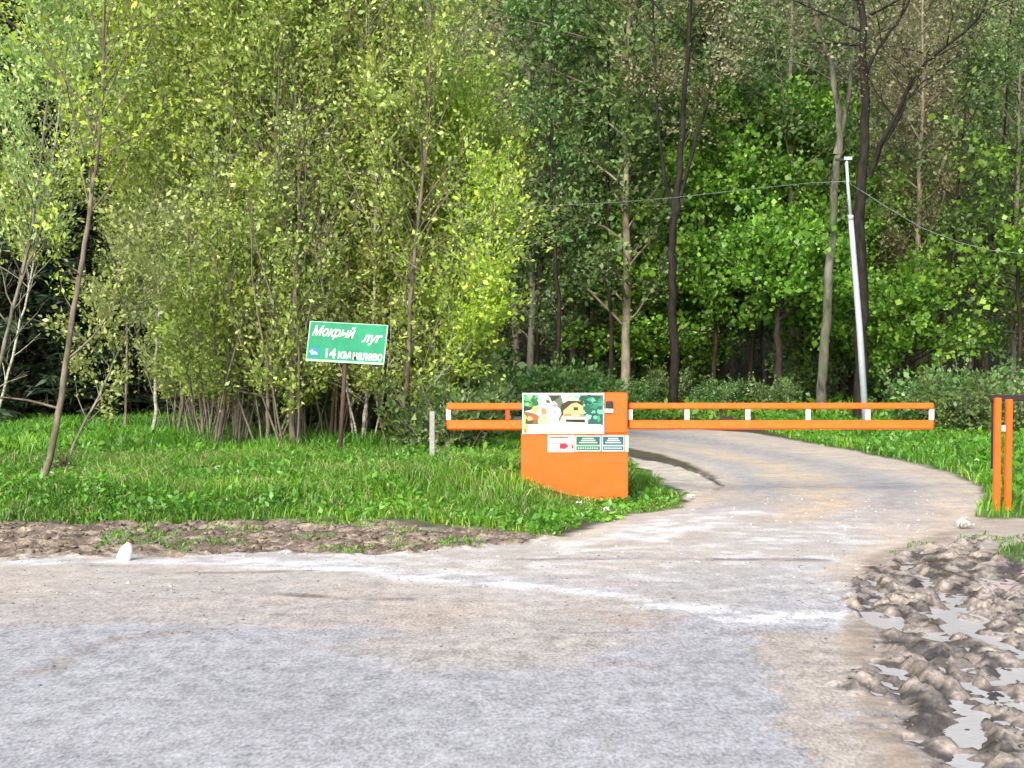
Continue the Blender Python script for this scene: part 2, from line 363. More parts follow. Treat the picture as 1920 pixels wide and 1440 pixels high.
def fields(x, y):
    """height, albedo, roughness, grain, region id for ground points"""
    wx = x + (fbm(x * 1.3, y * 1.3, 3, 4) - .5) * .5 + (fbm(x * 7, y * 7, 5, 3) - .5) * .12
    wy = y + (fbm(x * 1.3 + 40, y * 1.3, 4, 4) - .5) * .5 + (fbm(x * 7 + 9, y * 7, 6, 3) - .5) * .14
    ex = x + (fbm(x * 6, y * 6, 8, 3) - .5) * .12; ey = y + (fbm(x * 6 + 4, y * 6, 9, 3) - .5) * .18
    sgl = poly_sd(ex + (fbm(x * 1.6, y * 1.6, 71, 3) - .5) * .5, ey + (fbm(x * 1.9, y * 1.9, 72, 3) - .5) * .55, P_GRASS_L); sgr = poly_sd(ex, ey, P_GRASS_R); sgs = poly_sd(ex, ey, P_GRASS_S)
    sroad = poly_sd(ex, ey, P_ROAD); smud = poly_sd(ex, ey, P_MUD); sstrip = poly_sd(ex, ey + (fbm(x * 1.1, y * .6, 73, 4) - .5) * 1.1, P_STRIP)
    grass = np.maximum(np.maximum(1 - sstep(-.06, .06, sgl), 1 - sstep(-.06, .06, sgr)), 1 - sstep(-.05, .05, sgs))
    road = 1 - sstep(-.08, .08, sroad)
    hf0 = fbm(x * 15, y * 17, 44, 3); mud = 1 - sstep(-.16, .08, smud + (hf0 - .5) * .34 + (fbm(x * 2.2, y * 2.2, 96, 3) - .5) * .55)
    strip = (1 - sstep(-.10, .10, sstrip))
    sand = 1 - sstep(-.25, .35, poly_sd(wx, wy, P_SAND))
    apron = 1 - sstep(-.12, .22, poly_sd(wx, wy, P_APRON))
    pad = 1 - sstep(-.05, .1, poly_sd(ex, ey, P_PAD))
    dirt = 1 - sstep(-.05, .08, poly_sd(ex, ey, P_DIRT))
    # ---- height
    h = (fbm(x * .35, y * .35, 11, 3) - .5) * .05
    lc = 1 - sstep(-.6, .15, poly_sd(x, y, P_LEFTCAB))
    h = h + lc * (.05 + .10 * fbm(x * .8, y * .8, 12, 3)) + grass * (fbm(x * 2.2, y * 2.2, 13, 4) - .35) * .07
    rid = 1 - np.abs(fbm(x * 4.2 + fbm(x * 2, y * 2, 20) * 2, y * 5.5, 14, 4) * 2 - 1)
    h = h + strip * (rid - .74) * .09 + strip * (fbm(x * 11, y * 20, 15, 3) - .5) * .09
    # big mud: warped ridges and wheel ruts
    qx = x + 1.1 * (fbm(x * .9, y * .9, 21, 3) - .5); qy = y + 1.1 * (fbm(x * .9 + 5, y * .9, 22, 3) - .5)
    r1 = 1 - np.abs(fbm(qx * 4.2, qy * 2.6, 23, 4) * 2 - 1)
    r2 = 1 - np.abs(fbm(qx * 17 + qy * 4, qy * 8 - qx * 4, 24, 4) * 2 - 1)
    lug = np.sin((qy * 1.0 + .5 * qx) * 38 + 6 * fbm(qx * 2, qy * 2, 25)) * sstep(.45, .62, fbm(qx * 1.1, qy * 1.1, 26, 2))
    wl_ = np.full(x.shape, 1e9)
    for P in WATER_LINES: wl_ = np.minimum(wl_, line_d(x + (fbm(x * 5, y * 5, 30, 3) - .5) * .22, y + (fbm(x * 5, y * 5, 31, 3) - .5) * .22, P))
    dig = 1 - sstep(.03, .22, wl_)
    lump = .55 + .45 * sstep(.42, .6, fbm(x * 1.3, y * 1.1, 81, 3))
    rut = np.minimum(np.abs(line_d(x + (fbm(x * 2, y * 2, 82, 3) - .5) * .45, y, RUTS[0])), np.abs(line_d(x + (fbm(x * 2, y * 2, 83, 3) - .5) * .5, y, RUTS[1])))
    rutm = 1 - sstep(.03, .12, rut); ridge = sstep(.06, .14, rut) * (1 - sstep(.14, .26, rut))
    h = h + mud * (-.026 * rutm + .018 * ridge + .012 * np.sin(y * 55 + 3 * fbm(x * 3, y * 3, 84)) * rutm)
    h = h + mud * lump * ((r1 - .78) * .045 + (r2 - .76) * .05 - .005 + lug * .016 + (fbm(x * 26, y * 15, 28, 3) - .5) * .045 + .022 * np.sin(26 * (qx * 1.0 + .25 * qy) + 9 * fbm(qx * 1.6, qy * 1.2, 97, 3))) - mud * dig * .028
    # edge of the asphalt and slight crown, hollow wet line
    h = h - (1 - sstep(.0, .05, line_d(x, y, DARKLINE))) * .015
    h = h + .15 * (1 - sstep(.05, 1.15, x)) * sstep(14.2, 15.7, y) * (1 - sstep(17.5, 19, y)) * sstep(-2.2, -.2, x)
    h = h - .06 * np.exp(-((x - 1.1) / .7) ** 2 - ((y - 15.4) / 1.0) ** 2)
    h = h + dirt * (fbm(x * 3, y * 5, 33, 3) - .5) * .06
    rough_far = sstep(30, 44, y) * (1 - road)
    h = h + rough_far * (fbm(x * .5, y * .5, 34, 4) - .4) * .5
    hill = np.maximum(0, y - 58); h = h + .55 * hill * hill / (hill + 8)
    side = np.maximum(0, np.abs(x) - 26); h = h + .4 * side * side / (side + 12) * sstep(20, 50, y)
    # ---- colour
    n0 = fbm(x * .9, y * 1.6, 40, 5); n1 = fbm(x * 4.2, y * 6.5, 41, 4); n2 = fbm(wx * .5, wy * .9, 42, 4); n3 = fbm(x * 12, y * 18, 43, 3)
    C = lambda *c: np.array(c)[None, :]
    asph = C(.315, .32, .335) * (1 + .22 * (n0 - .5) + .16 * (n1 - .5) + .2 * (n3 - .5))[:, None]
    tan = C(.40, .345, .28) * (1 + .3 * (n1 - .5) + .3 * (n3 - .5))[:, None]
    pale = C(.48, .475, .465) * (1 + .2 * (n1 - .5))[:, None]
    brown = C(.118, .092, .07) * (1 + .7 * (n3 - .5) + .4 * (n1 - .5))[:, None]
    col = asph.copy()
    hf = fbm(x * 15, y * 17, 44, 3)
    crisp = lambda m: sstep(.3, .7, m + (hf - .5) * 1.1)
    def mix(m, c): nonlocal col; m = np.clip(m, 0, 1)[:, None]; col = col * (1 - m) + c * m
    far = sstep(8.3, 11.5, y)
    mix(.5 * sstep(.5, .68, n2) * sstep(5.5, 8, y), tan)
    mix(.75 * crisp(sand) * (1 - .5 * sstep(.35, .6, n0)), tan * .86 + C(.03, .02, .03))
    mix(far * road * .55, C(.46, .425, .385) * (1 + .35 * (n1 - .5))[:, None])
    mix(far * .9 * sstep(.54, .66, n1) * (1 - sstep(13.5, 15.5, y)) * (1 - sand), pale)  # wet sheen of the road, painted in as broken pale patches
    mix(.45 * far * sstep(.55, .7, n0), tan)
    for P, w, c, s in STREAKS:
        d = line_d(wx * .35 + x * .65, wy * .35 + y * .65, P)
        mix(s * (1 - sstep(w * .2, w * 1.5, d + (n0 - .5) * w * 2.2)) * (.15 + 1.1 * sstep(.36, .62, n1 * .6 + hf * .4)), c if c.shape[0] != 1 else c * (1 + .3 * (n1 - .5))[:, None])
    mix(.7 * crisp(apron * .85), tan * .92)
    edge = (1 - sstep(0, .45, np.abs(sroad))) * sstep(9, 11, y)
    mix(.8 * crisp(edge), tan * 1.12)
    mix(.9 * dirt, C(.42, .38, .32) * (1 + .7 * (n1 - .5))[:, None])
    mix(.9 * pad, C(.34, .30, .25) * (1 + .6 * (n1 - .5))[:, None])
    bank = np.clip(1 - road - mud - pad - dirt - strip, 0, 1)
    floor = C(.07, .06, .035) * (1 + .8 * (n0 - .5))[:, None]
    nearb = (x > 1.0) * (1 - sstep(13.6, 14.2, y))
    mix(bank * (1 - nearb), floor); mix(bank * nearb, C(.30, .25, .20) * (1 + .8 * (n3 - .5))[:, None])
    mix(crisp(strip), brown)
    mix(strip * sstep(.47, .56, hf * .5 + n1 * .5) * .85, C(.30, .25, .19))
    mix(crisp(mud), (C(.14, .122, .105) * (1 + 1.6 * (n3 - .5))[:, None]) * (.55 + 1.3 * sstep(.45, .75, .35 * r2 + .65 * (.5 + .5 * np.sin(26 * (qx + .25 * qy) + 9 * fbm(qx * 1.6, qy * 1.2, 97, 3)) * .8 + (n3 - .5))))[:, None])
    mix(mud * rutm * .6, C(.07, .06, .052))
    mix(grass * .93, C(.055, .10, .02) * (1 + .8 * (n0 - .5))[:, None])
    mix((1 - sstep(.005, .05, line_d(x + (hf - .5) * .1, y, DARKLINE))), C(.05, .045, .05))
    wet = np.clip(mud * (.45 + .75 * sstep(.42, .55, fbm(x * 3, y * 3, 50, 3))), 0, 1)
    rough = .72 - .52 * np.maximum(wet, mud * rutm) - .15 * road * sstep(.5, .6, n0)
    grain = .85 * road * (1 - .4 * far) + .8 * mud + .8 * strip + .4 * (1 - road) * (1 - mud)
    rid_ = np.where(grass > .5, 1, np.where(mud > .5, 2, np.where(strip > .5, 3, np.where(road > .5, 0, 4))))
    rid_ = np.where((dirt > .5) | (pad > .5), 5, rid_)
    return h, np.clip(col, .004, .85), rough, grain, rid_
DARKLINE = G2([(1180, 851), (1225, 862), (1290, 880), (1335, 897), (1354, 909)])
W_ = lambda *c: np.array(c)[None, :]
STREAKS = [  # the blue-white bands are wet sheen painted into the ground colour
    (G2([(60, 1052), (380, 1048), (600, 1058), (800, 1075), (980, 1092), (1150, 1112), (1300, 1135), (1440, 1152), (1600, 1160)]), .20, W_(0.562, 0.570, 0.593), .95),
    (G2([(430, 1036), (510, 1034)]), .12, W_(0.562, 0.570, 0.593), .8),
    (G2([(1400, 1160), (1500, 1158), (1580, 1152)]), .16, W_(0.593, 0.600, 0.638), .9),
    (G2([(1180, 812), (1300, 824), (1400, 842), (1500, 862), (1600, 885), (1680, 915), (1700, 950)]), .38, W_(0.274, 0.266, 0.266), .8),
    (G2([(1180, 836), (1300, 852), (1380, 872), (1440, 900), (1430, 935), (1360, 965)]), .34, W_(0.304, 0.296, 0.296), .75),
    (G2([(1180, 822), (1330, 848), (1440, 872), (1530, 905), (1550, 940), (1500, 975)]), .34, W_(0.471, 0.388, 0.281), .95),
    (G2([(1180, 806), (1330, 812), (1480, 838), (1640, 868), (1780, 905), (1820, 935), (1780, 975), (1700, 1000)]), .38, W_(0.486, 0.410, 0.319), .9),
    (G2([(1080, 1020), (1180, 990), (1260, 965)]), .25, W_(0.570, 0.547, 0.517), .8),
    (G2([(1230, 1010), (1300, 975), (1400, 962)]), .28, W_(0.593, 0.585, 0.578), .9),
    (G2([(1390, 1014), (1500, 1014)]), .08, W_(0.608, 0.608, 0.593), .9),
    (G2([(1060, 1030), (1200, 1024)]), .12, W_(0.562, 0.547, 0.524), .8),
    (G2([(960, 1046), (1200, 1045), (1540, 1051)]), .055, W_(0.190, 0.167, 0.167), .8),
    (G2([(1450, 1064), (1600, 1062)]), .2, W_(0.418, 0.418, 0.441), .6),
    (G2([(0, 1288), (90, 1250), (180, 1212), (250, 1190), (380, 1178)]), .07, W_(0.251, 0.220, 0.198), .85),
    (G2([(960, 1366), (1280, 1374)]), .018, W_(0.213, 0.205, 0.213), .7),
    (G2([(520, 1110), (650, 1116), (780, 1118)]), .05, W_(0.152, 0.114, 0.114), .8),
    (G2([(190, 1058), (260, 1060)]), .06, W_(0.091, 0.068, 0.076), .8), (G2([(260, 1075), (500, 1070), (600, 1068)]), .05, W_(0.198, 0.167, 0.152), .7),
    (G2([(1100, 1145), (1180, 1160), (1280, 1165)]), .16, W_(0.319, 0.258, 0.213), .75),
    (G2([(1120, 1240), (1200, 1245)]), .06, W_(0.289, 0.213, 0.167), .7), (G2([(1080, 1184), (1260, 1183)]), .025, W_(0.190, 0.167, 0.167), .7),
    (G2([(1060, 1120), (1000, 1100), (1180, 1090)]), .08, W_(0.380, 0.319, 0.289), .6),
]
def height_at(x, y):
    return float(fields(np.array([float(x)]), np.array([float(y)]))[0][0])

# ---------------------------------------------------------------- build the ground sheet, split into its surfaces
def axis(pieces):
    out = []
    for a, b, d in pieces: out.append(np.arange(a, b - 1e-6, d))
    out.append([pieces[-1][1]]); return np.concatenate(out)
xs = axis([(-120, -30, 6), (-30, -9, 1.0), (-9, -5, .16), (-5, 1.2, .055), (1.2, 4.2, .026), (4.2, 8, .08), (8, 12, .25), (12, 30, 1.0), (30, 120, 6)])
ys = axis([(-60, -4, 8), (-4, 3, .7), (3, 4.8, .06), (4.8, 12.9, .028), (12.9, 21.5, .045), (21.5, 38, .11), (38, 60, .6), (60, 180, 4), (180, 600, 60)])
Xg, Yg = np.meshgrid(xs, ys); gx, gy = Xg.ravel(), Yg.ravel()
gh, gc, grf, ggr, gid = fields(gx, gy)
NX, NY = len(xs), len(ys)
ii, jj = np.meshgrid(np.arange(NX - 1), np.arange(NY - 1))
q0 = (jj * NX + ii).ravel(); quads = np.stack([q0, q0 + 1, q0 + NX + 1, q0 + NX], 1)
qid = gid[q0]
gV = np.stack([gx, gy, gh], 1)
def region_mesh(name, sel):
    f = quads[sel]; used = np.unique(f); remap = np.full(len(gV), -1); remap[used] = np.arange(len(used))
    me = np_mesh(name, gV[used], [remap[f]], {'gcol': ('POINT', 'FLOAT_COLOR', np.concatenate([gc[used], np.ones((len(used), 1))], 1)),
                 'rough': ('POINT', 'FLOAT', grf[used]), 'grain': ('POINT', 'FLOAT', ggr[used])}, smooth=True)
    o = obj(name, me, M['ground']); o['kind'] = 'structure'; return o
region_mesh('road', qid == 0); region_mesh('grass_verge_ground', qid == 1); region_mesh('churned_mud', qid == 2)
region_mesh('mud_strip', qid == 3); region_mesh('forest_ground', qid == 4); region_mesh('bare_dirt', qid == 5)

# puddle water in the mud: level sheet cut to the hollows
wx_, wy_ = np.meshgrid(np.arange(1.5, 6.2, .03), np.arange(4.6, 11.4, .03))
NXw = wx_.shape[1]; wz = np.full(wx_.size, -.064)
hw, _, _, _, wid = fields(wx_.ravel(), wy_.ravel()); WL = float(np.quantile(hw[(wid == 2) & (wy_.ravel() < 9.5)], .17))
i2, j2 = np.meshgrid(np.arange(NXw - 1), np.arange(wx_.shape[0] - 1)); w0 = (j2 * NXw + i2).ravel()
wq = np.stack([w0, w0 + 1, w0 + NXw + 1, w0 + NXw], 1)
wz[:] = WL; low = (hw < WL + .02)
wq = wq[low[wq].any(1)]
used = np.unique(wq); rm = np.full(wx_.size, -1); rm[used] = np.arange(len(used))
o = obj('puddle_water', np_mesh('puddle_water', np.stack([wx_.ravel()[used], wy_.ravel()[used], wz[used]], 1), [rm[wq]], smooth=True), M['water']); o['kind'] = 'structure'
RELABEL = []

# ---------------------------------------------------------------- leaf / blade scatter meshes
def leaf_arrays(C, size, rng, D=None, flat=0.0, asp=.55, tint=None):
    n = len(C); size = size * np.clip(rng.lognormal(-.08, .36, n), .4, 2.0)
    d = rng.normal(size=(n, 3))
    if D is not None: d = d * .55 + D
    d /= np.linalg.norm(d, axis=1, keepdims=True) + 1e-9
    u = rng.normal(size=(n, 3)); u[:, 2] += flat * 3
    s = np.cross(d, u); s /= np.linalg.norm(s, axis=1, keepdims=True) + 1e-9
    nn = np.cross(s, d)
    L = (size)[:, None]; Wd = (size * asp * .5)[:, None]
    V = np.stack([C, C + d * L * .45 + s * Wd + nn * Wd * .35, C + d * L, C + d * L * .45 - s * Wd + nn * Wd * .35], 1).reshape(-1, 3)
    Fq = np.arange(4 * n).reshape(n, 4)
    return V, Fq, (rng.random(n) if tint is None else tint)
def unit(v): return v / (np.linalg.norm(v) + 1e-9)

class Tree:
    def __init__(s, seed): s.rng = np.random.default_rng(seed); s.tubes = []; s.tw = []
    def path(s, p, d, L, n, wob, up):
        pts = [p]; d = unit(d); st = L / n
        for i in range(n):
            d = unit(d + s.rng.normal(size=3) * wob + np.array((0, 0, up)))
            pts.append(pts[-1] + d * st)
        return np.array(pts)
    def trunk(s, pts, r0, r1, k=8, sub=4):
        pts = np.asarray(pts, float); t = np.linspace(0, len(pts) - 1, (len(pts) - 1) * sub + 1)
        P = np.array([[np.interp(tt, range(len(pts)), pts[:, a]) for a in range(3)] for tt in t])
        if sub > 1:
            for _ in range(2): P[1:-1] = (P[:-2] + 2 * P[1:-1] + P[2:]) / 4
            seg = np.linalg.norm(P[1] - P[0])
            P[1:-1] += s.rng.normal(size=P[1:-1].shape) * min(.03, seg * .05)
        tt = np.linspace(0, 1, len(P)); R = r0 * (1 - tt) + r1 * tt
        R[0] *= 1.35
        s.tubes.append((P, R, k)); return P, R
    def branches(s, P, R, nb, t0, t1, blen, ang, up, wob=.12, twigs=5, tlen=.5, prof=None, tl3=0, seg=5, az=None, kside=4, rmul=.45):
        s3 = s.rng; out = []
        L = np.concatenate([[0], np.cumsum(np.linalg.norm(np.diff(P, axis=0), axis=1))]); L /= L[-1]
        a0 = s3.random() * 6.28
        for i in range(nb):
            t = t0 + (t1 - t0) * (i + s3.random() * .8) / nb
            p = np.array([np.interp(t, L, P[:, a]) for a in range(3)]); r = np.interp(t, L, R)
            a = a0 + i * 2.4 + s3.normal() * .4
            if az is not None: a = az + s3.normal() * .8
            an = math.radians(ang + s3.normal() * 9)
            d = np.array((math.cos(a) * math.sin(an), math.sin(a) * math.sin(an), math.cos(an)))
            k = (prof(t) if prof else 1) * s3.uniform(.65, 1.2)
            B = s.path(p, d, blen * k, seg, wob, up)
            rb = min(r * rmul, .012 + blen * k * .012)
            s.tubes.append((B, np.linspace(rb, rb * .3, len(B)), kside))
            s.tw.append((B[seg // 2:], 1.0))
            for j in range(twigs):
                q = s3.uniform(.2, 1) * seg; i0 = min(int(q), seg - 1); pp = B[i0] + (B[i0 + 1] - B[i0]) * (q - i0)
                dd = unit(unit(B[i0 + 1] - B[i0]) + s3.normal(size=3) * .65)
                T = s.path(pp, dd, tlen * s3.uniform(.5, 1.3), 3, wob * 1.3, up)
                s.tubes.append((T, np.linspace(max(.004, rb * .35), .0025, 4), 3)); s.tw.append((T, 1.0))
                for _ in range(tl3):
                    q3 = s3.integers(0, 3)
                    T3 = s.path(T[q3], unit(unit(T[q3 + 1] - T[q3]) + s3.normal(size=3) * .8), tlen * .6 * s3.uniform(.5, 1.2), 2, wob * 1.3, up)
                    s.tubes.append((T3, np.linspace(.0035, .002, 3), 3)); s.tw.append((T3, .7))
            out.append((B, np.linspace(rb, rb * .3, len(B))))
        return out
    def wood_mesh(s, name):
        Vs, F4 = [], []; n = 0
        for P, R, k in s.tubes:
            V, Fq = tube_arrays(P, np.asarray(R, float), k); Vs.append(V); F4.append(Fq + n); n += len(V)
        return np_mesh(name, np.concatenate(Vs), [np.concatenate(F4)], smooth=True)
    def leaves(s, per, size, spread=.06, flat=0.0, asp=.55, zmin=-1e9, clump=None, droop=0.0):
        C, D = [], []
        for T, w in s.tw:
            n = s.rng.poisson(per * w)
            if clump is not None:
                c = T[len(T) // 2]; g = fbm(np.array([c[0] * clump + 50]), np.array([(c[2] + c[1] * .6) * clump]), 77, 2)[0]
                n = int(n * np.clip((g - .25) * 3.4, .2, 1.6))
            if n == 0: continue
            q = s.rng.random(n) * (len(T) - 1); i = np.minimum(q.astype(int), len(T) - 2); f = (q - i)[:, None]
            C.append(T[i] * (1 - f) + T[i + 1] * f + s.rng.normal(size=(n, 3)) * spread)
            D.append(np.repeat(unit(T[-1] - T[0])[None] - np.array((0, 0, droop)), n, 0))
        C = np.concatenate(C); D = np.concatenate(D); k = C[:, 2] > zmin; s.C, s.D = C[k], D[k]
        s.lp = (size, flat, asp)
    def crown_mesh(s, name):
        size, flat, asp = s.lp
        V, Fq, tint = leaf_arrays(s.C, size, s.rng, s.D, flat, asp)
        return np_mesh(name, V, [Fq], {'tint': ('FACE', 'FLOAT', tint)})

NLEAF = [0]
def plant(tree, name, label, cat, bark, leaf, base, group=None, crown=True):
    """things hang from an Empty at the base; geometry is stored relative to it"""
    base = np.asarray(base, float)
    r = thing(name, label, cat, base, group=group)
    tree.tubes = [(P - base, R, k) for P, R, k in tree.tubes]
    w = obj('trunk', tree.wood_mesh('trunk'), M[bark], r)
    if crown:
        tree.C = tree.C - base
        c = obj('crown', tree.crown_mesh('crown'), M[leaf], r); c['kind'] = 'stuff'; NLEAF[0] += len(tree.C)
    return r
def copy_tree(root, loc, rz, sc, label=None):
    r = root.copy(); COL.objects.link(r); r.location = tuple(loc); r.rotation_euler = (0, 0, rz); r.scale = (sc, sc, sc)
    if label: r['label'] = label
    for ch in list(root.children):
        c = ch.copy(); COL.objects.link(c); c.parent = r
    return r
def px_path(pts, Y0, Y1=None):
    Y1 = Y0 if Y1 is None else Y1; n = len(pts)
    return [at(p[0], p[1], Y0 + (Y1 - Y0) * i / max(1, n - 1)) for i, p in enumerate(pts)]

# ---------------------------------------------------------------- left thicket: every stem one can follow in the photo
G_TH = 'young trees of the left thicket'
def ground_Y(py): return gp(960, py)[1]
sap = [  # name, label, pixel path of the stem, radius, bark, leaf, nb, blen, ang, per, leaf size
 ('leaning_tree', 'tall thin brown grey tree leaning right at the left front edge of the grass', [(72, 940), (92, 860), (110, 780), (128, 650), (148, 520), (170, 390), (190, 230), (196, 60), (198, -120), (200, -300)], .055, 'bark_brown', 'lf_yellow', 34, 1.1, 42, 20, .060),
 ('pale_sapling', 'thin pale sapling leaning strongly right beside a dark stump', [(116, 880), (140, 830), (185, 745), (222, 660), (262, 575), (285, 500), (300, 420)], .028, 'bark_grey', 'lf_pale', 24, .75, 38, 20, .062),
 ('young_tree', 'slender pale upright tree between the leaning sapling and the thicket', [(284, 845), (292, 770), (290, 680), (300, 560), (305, 400), (310, 240), (316, 60), (318, -150)], .045, 'bark_pale', 'lf_thicket', 42, 1.35, 36, 24, .062),
 ('young_tree', 'slender dark footed young tree right of the slender pale one', [(328, 845), (343, 760), (345, 690), (352, 560), (366, 400), (372, 240), (370, 60), (372, -120)], .035, 'bark_brown', 'lf_thicket', 40, 1.25, 36, 24, .062),
 ('young_tree', 'young tree with dark crooked base at the left end of the stem cluster', [(398, 856), (415, 800), (424, 720), (430, 600), (432, 440), (430, 300), (440, 120), (450, -120)], .05, 'bark_grey', 'lf_thicket', 44, 1.4, 38, 26, .062),
 ('young_tree', 'grey stemmed young tree in the cluster just right of the dark crooked base', [(440, 852), (446, 790), (452, 700), (468, 560), (480, 420), (486, 260), (495, 80), (505, -150)], .04, 'bark_grey', 'lf_yellow', 40, 1.3, 34, 22, .060),
 ('young_tree', 'straight grey young tree left of the green sign, third from its post', [(500, 855), (503, 780), (500, 690), (505, 560), (515, 400), (520, 250), (525, 60), (530, -180)], .045, 'bark_grey', 'lf_thicket', 44, 1.35, 34, 25, .060),
 ('young_tree', 'tall straight dark stemmed tree rising left of the green sign', [(546, 862), (548, 780), (546, 690), (552, 560), (560, 420), (562, 260), (562, 80), (565, -200)], .065, 'bark_brown', 'lf_thicket', 54, 1.5, 36, 26, .060),
 ('young_tree', 'pale grey stem close behind the tall dark stem left of the sign', [(560, 858), (562, 790), (556, 700), (580, 560), (600, 400), (612, 240), (625, 60), (635, -150)], .045, 'bark_grey', 'lf_pale', 44, 1.4, 35, 22, .060),
 ('young_tree', 'young tree hidden behind the sign board with its stem beside the post', [(620, 850), (622, 780), (630, 700), (640, 560), (650, 400), (655, 240), (660, 60), (665, -150)], .04, 'bark_brown', 'lf_thicket', 44, 1.35, 35, 24, .060),
 ('pale_birch', 'whitish birch stem rising behind the right side of the green sign', [(678, 855), (684, 780), (692, 700), (701, 590), (702, 460), (706, 345), (696, 220), (688, 100), (685, -60), (682, -240)], .042, 'bark_birch', 'lf_thicket', 46, 1.3, 34, 22, .060),
 ('young_tree', 'dark trunked tree right of the green sign', [(742, 860), (752, 800), (764, 720), (768, 600), (774, 500), (786, 400), (800, 260), (806, 100), (810, -150)], .06, 'bark_brown', 'lf_thicket', 52, 1.6, 38, 25, .060),
 ('pale_sapling', 'pale thin sapling bending right from the foot of the dark trunked tree', [(752, 858), (775, 800), (795, 735), (840, 690), (885, 645), (905, 560), (915, 470), (922, 380)], .026, 'bark_pale', 'lf_yellow', 36, 1.0, 38, 28, .060),
 ('young_tree', 'yellow green young tree at the right end of the thicket above the wooden stake', [(815, 845), (822, 760), (835, 640), (850, 520), (862, 400), (872, 300), (878, 200)], .04, 'bark_brown', 'lf_yellow', 50, 1.15, 38, 30, .060),
 ('young_tree', 'loose green young tree whose crown forms the right edge of the thicket', [(868, 838), (872, 760), (885, 650), (900, 520), (915, 420), (925, 340), (930, 270)], .035, 'bark_grey', 'lf_thicket', 46, 1.05, 40, 28, .060),
 ('young_tree', 'pale leafed young tree at the far left edge leaning right', [(-60, 880), (-20, 760), (10, 640), (40, 520), (62, 420), (80, 280), (95, 100), (100, -120)], .05, 'bark_grey', 'lf_pale', 42, 1.3, 40, 24, .062),
 ('young_tree', 'thin leaning stem just right of the far left pale leafed tree', [(-30, 850), (0, 760), (30, 640), (50, 560), (75, 430), (100, 300), (120, 120), (130, -100)], .035, 'bark_pale', 'lf_thicket', 40, 1.2, 40, 24, .062),
 ('young_tree', 'upright young tree seen between the leaning tree and the slender pale one', [(232, 820), (236, 740), (240, 640), (236, 500), (246, 340), (256, 180), (262, 0), (266, -150)], .035, 'bark_grey', 'lf_yellow', 42, 1.25, 36, 26, .062),
]
for k, (nm, lb, pts, r, bk, lf, nb, bl, an, per, ls) in enumerate(sap):
    Y0 = ground_Y(pts[0][1]) if pts[0][1] < 1000 else 15
    if k >= 15: Y0 = {15: 20.5, 16: 23.0, 17: 26.0}[k]; pts = [(p[0], p[1]) for p in pts]
    path = px_path(pts, Y0, Y0 + RNG.uniform(-.6, 1.0))
    path[0][2] = height_at(path[0][0], path[0][1]) - .08
    t = Tree(100 + k)
    P, R = t.trunk(path, r * .78, r * .18)
    lowstart = .30 if k not in (0, 1) else (.42 if k == 0 else .4)
    t.branches(P, R, nb, lowstart, .99, bl, an, .06, twigs=6, tlen=.55, prof=lambda q: .75 + .6 * math.sin(math.pi * min(1, q * 1.05)), seg=5)
    if k in (0, 1, 12): t.branches(P, R, 4, .12, .35, .9, 60, .03, twigs=2, tlen=.4, seg=5)
    else: t.branches(P, R, 8, .08, .34, .8, 50, .02, twigs=3, tlen=.35, seg=4)
    if 4 <= k <= 14 and k != 12:
        for j in range(4):
            a = t.rng.random() * 6.28; q = path[0] + np.array((math.cos(a) * .12, math.sin(a) * .12, 0)); ln_ = t.rng.uniform(2.2, 4.6)
            B = t.path(q, np.array((math.cos(a) * .28, math.sin(a) * .28, 1)), ln_, 8, .06, .04)
            t.tubes.append((B, np.linspace(.02, .006, 9), 5)); t.branches(B, np.linspace(.02, .006, 9), 9, .2, .98, .7, 38, .06, twigs=4, tlen=.4, seg=4)
    t.leaves(per * (1.6 if k else 1.4), ls * (1.1 if k else .95), spread=.075, zmin={0: 2.2, 15: 3.2, 16: 3.0, 17: 3.4, 2: 2.2}.get(k, .45), clump=.55, asp=.55)
    plant(t, nm, lb, 'tree' if 'sapling' not in nm else 'sapling', bk, lf, path[0], group=G_TH if nm == 'young_tree' else None)

# ---------------------------------------------------------------- thicket filler stems (small grey stems in clusters, nothing tells them apart)
def make_filler(seed, leaf, nb=44, zmin=.8):
    t = Tree(seed); H = 8.5
    P, R = t.trunk([(0, 0, -.1), (.05, 0, 1.5), (-.05, .1, 3.2), (.12, 0, 5.2), (.2, .05, H)], .028, .008)
    t.branches(P, R, nb, .22, .99, 1.35, 35, .06, twigs=6, tlen=.55, prof=lambda q: .7 + .6 * math.sin(math.pi * q))
    t.branches(P, R, 9, .04, .22, .7, 50, .04, twigs=4, tlen=.35, seg=4)
    for j in range(4):
        a = j * 1.6 + t.rng.random(); B = t.path(np.array((math.cos(a) * .15, math.sin(a) * .15, -.05)), np.array((math.cos(a) * .25, math.sin(a) * .25, 1)), t.rng.uniform(2.5, 5), 8, .06, .04)
        t.tubes.append((B, np.linspace(.02, .006, 9), 4)); t.branches(B, np.linspace(.02, .006, 9), 10, .15, .98, .7, 38, .06, twigs=4, tlen=.4, seg=4)
    t.leaves(34, .076, spread=.075, clump=.6, asp=.55, zmin=zmin)
    return t
fillers = []
for s, lf, zm in ((301, 'lf_thicket', .8), (302, 'lf_thicket', .8), (303, 'lf_yellow', .8), (304, 'lf_pale', .8), (305, 'lf_thicket', 4.2), (306, 'lf_thicket', 3.7)):
    fillers.append((make_filler(s, lf, zmin=zm), lf))
froots = [None] * 6
slots = []
for px in [*range(-170, 330, 72), *range(340, 900, 36)]:
    slots.append((px + RNG.uniform(-14, 14), RNG.uniform(25.5, 28.5) if px > 330 else RNG.uniform(30, 34)))
for px in range(380, 880, 62): slots.append((px + RNG.uniform(-14, 14), RNG.uniform(23.0, 24.5)))
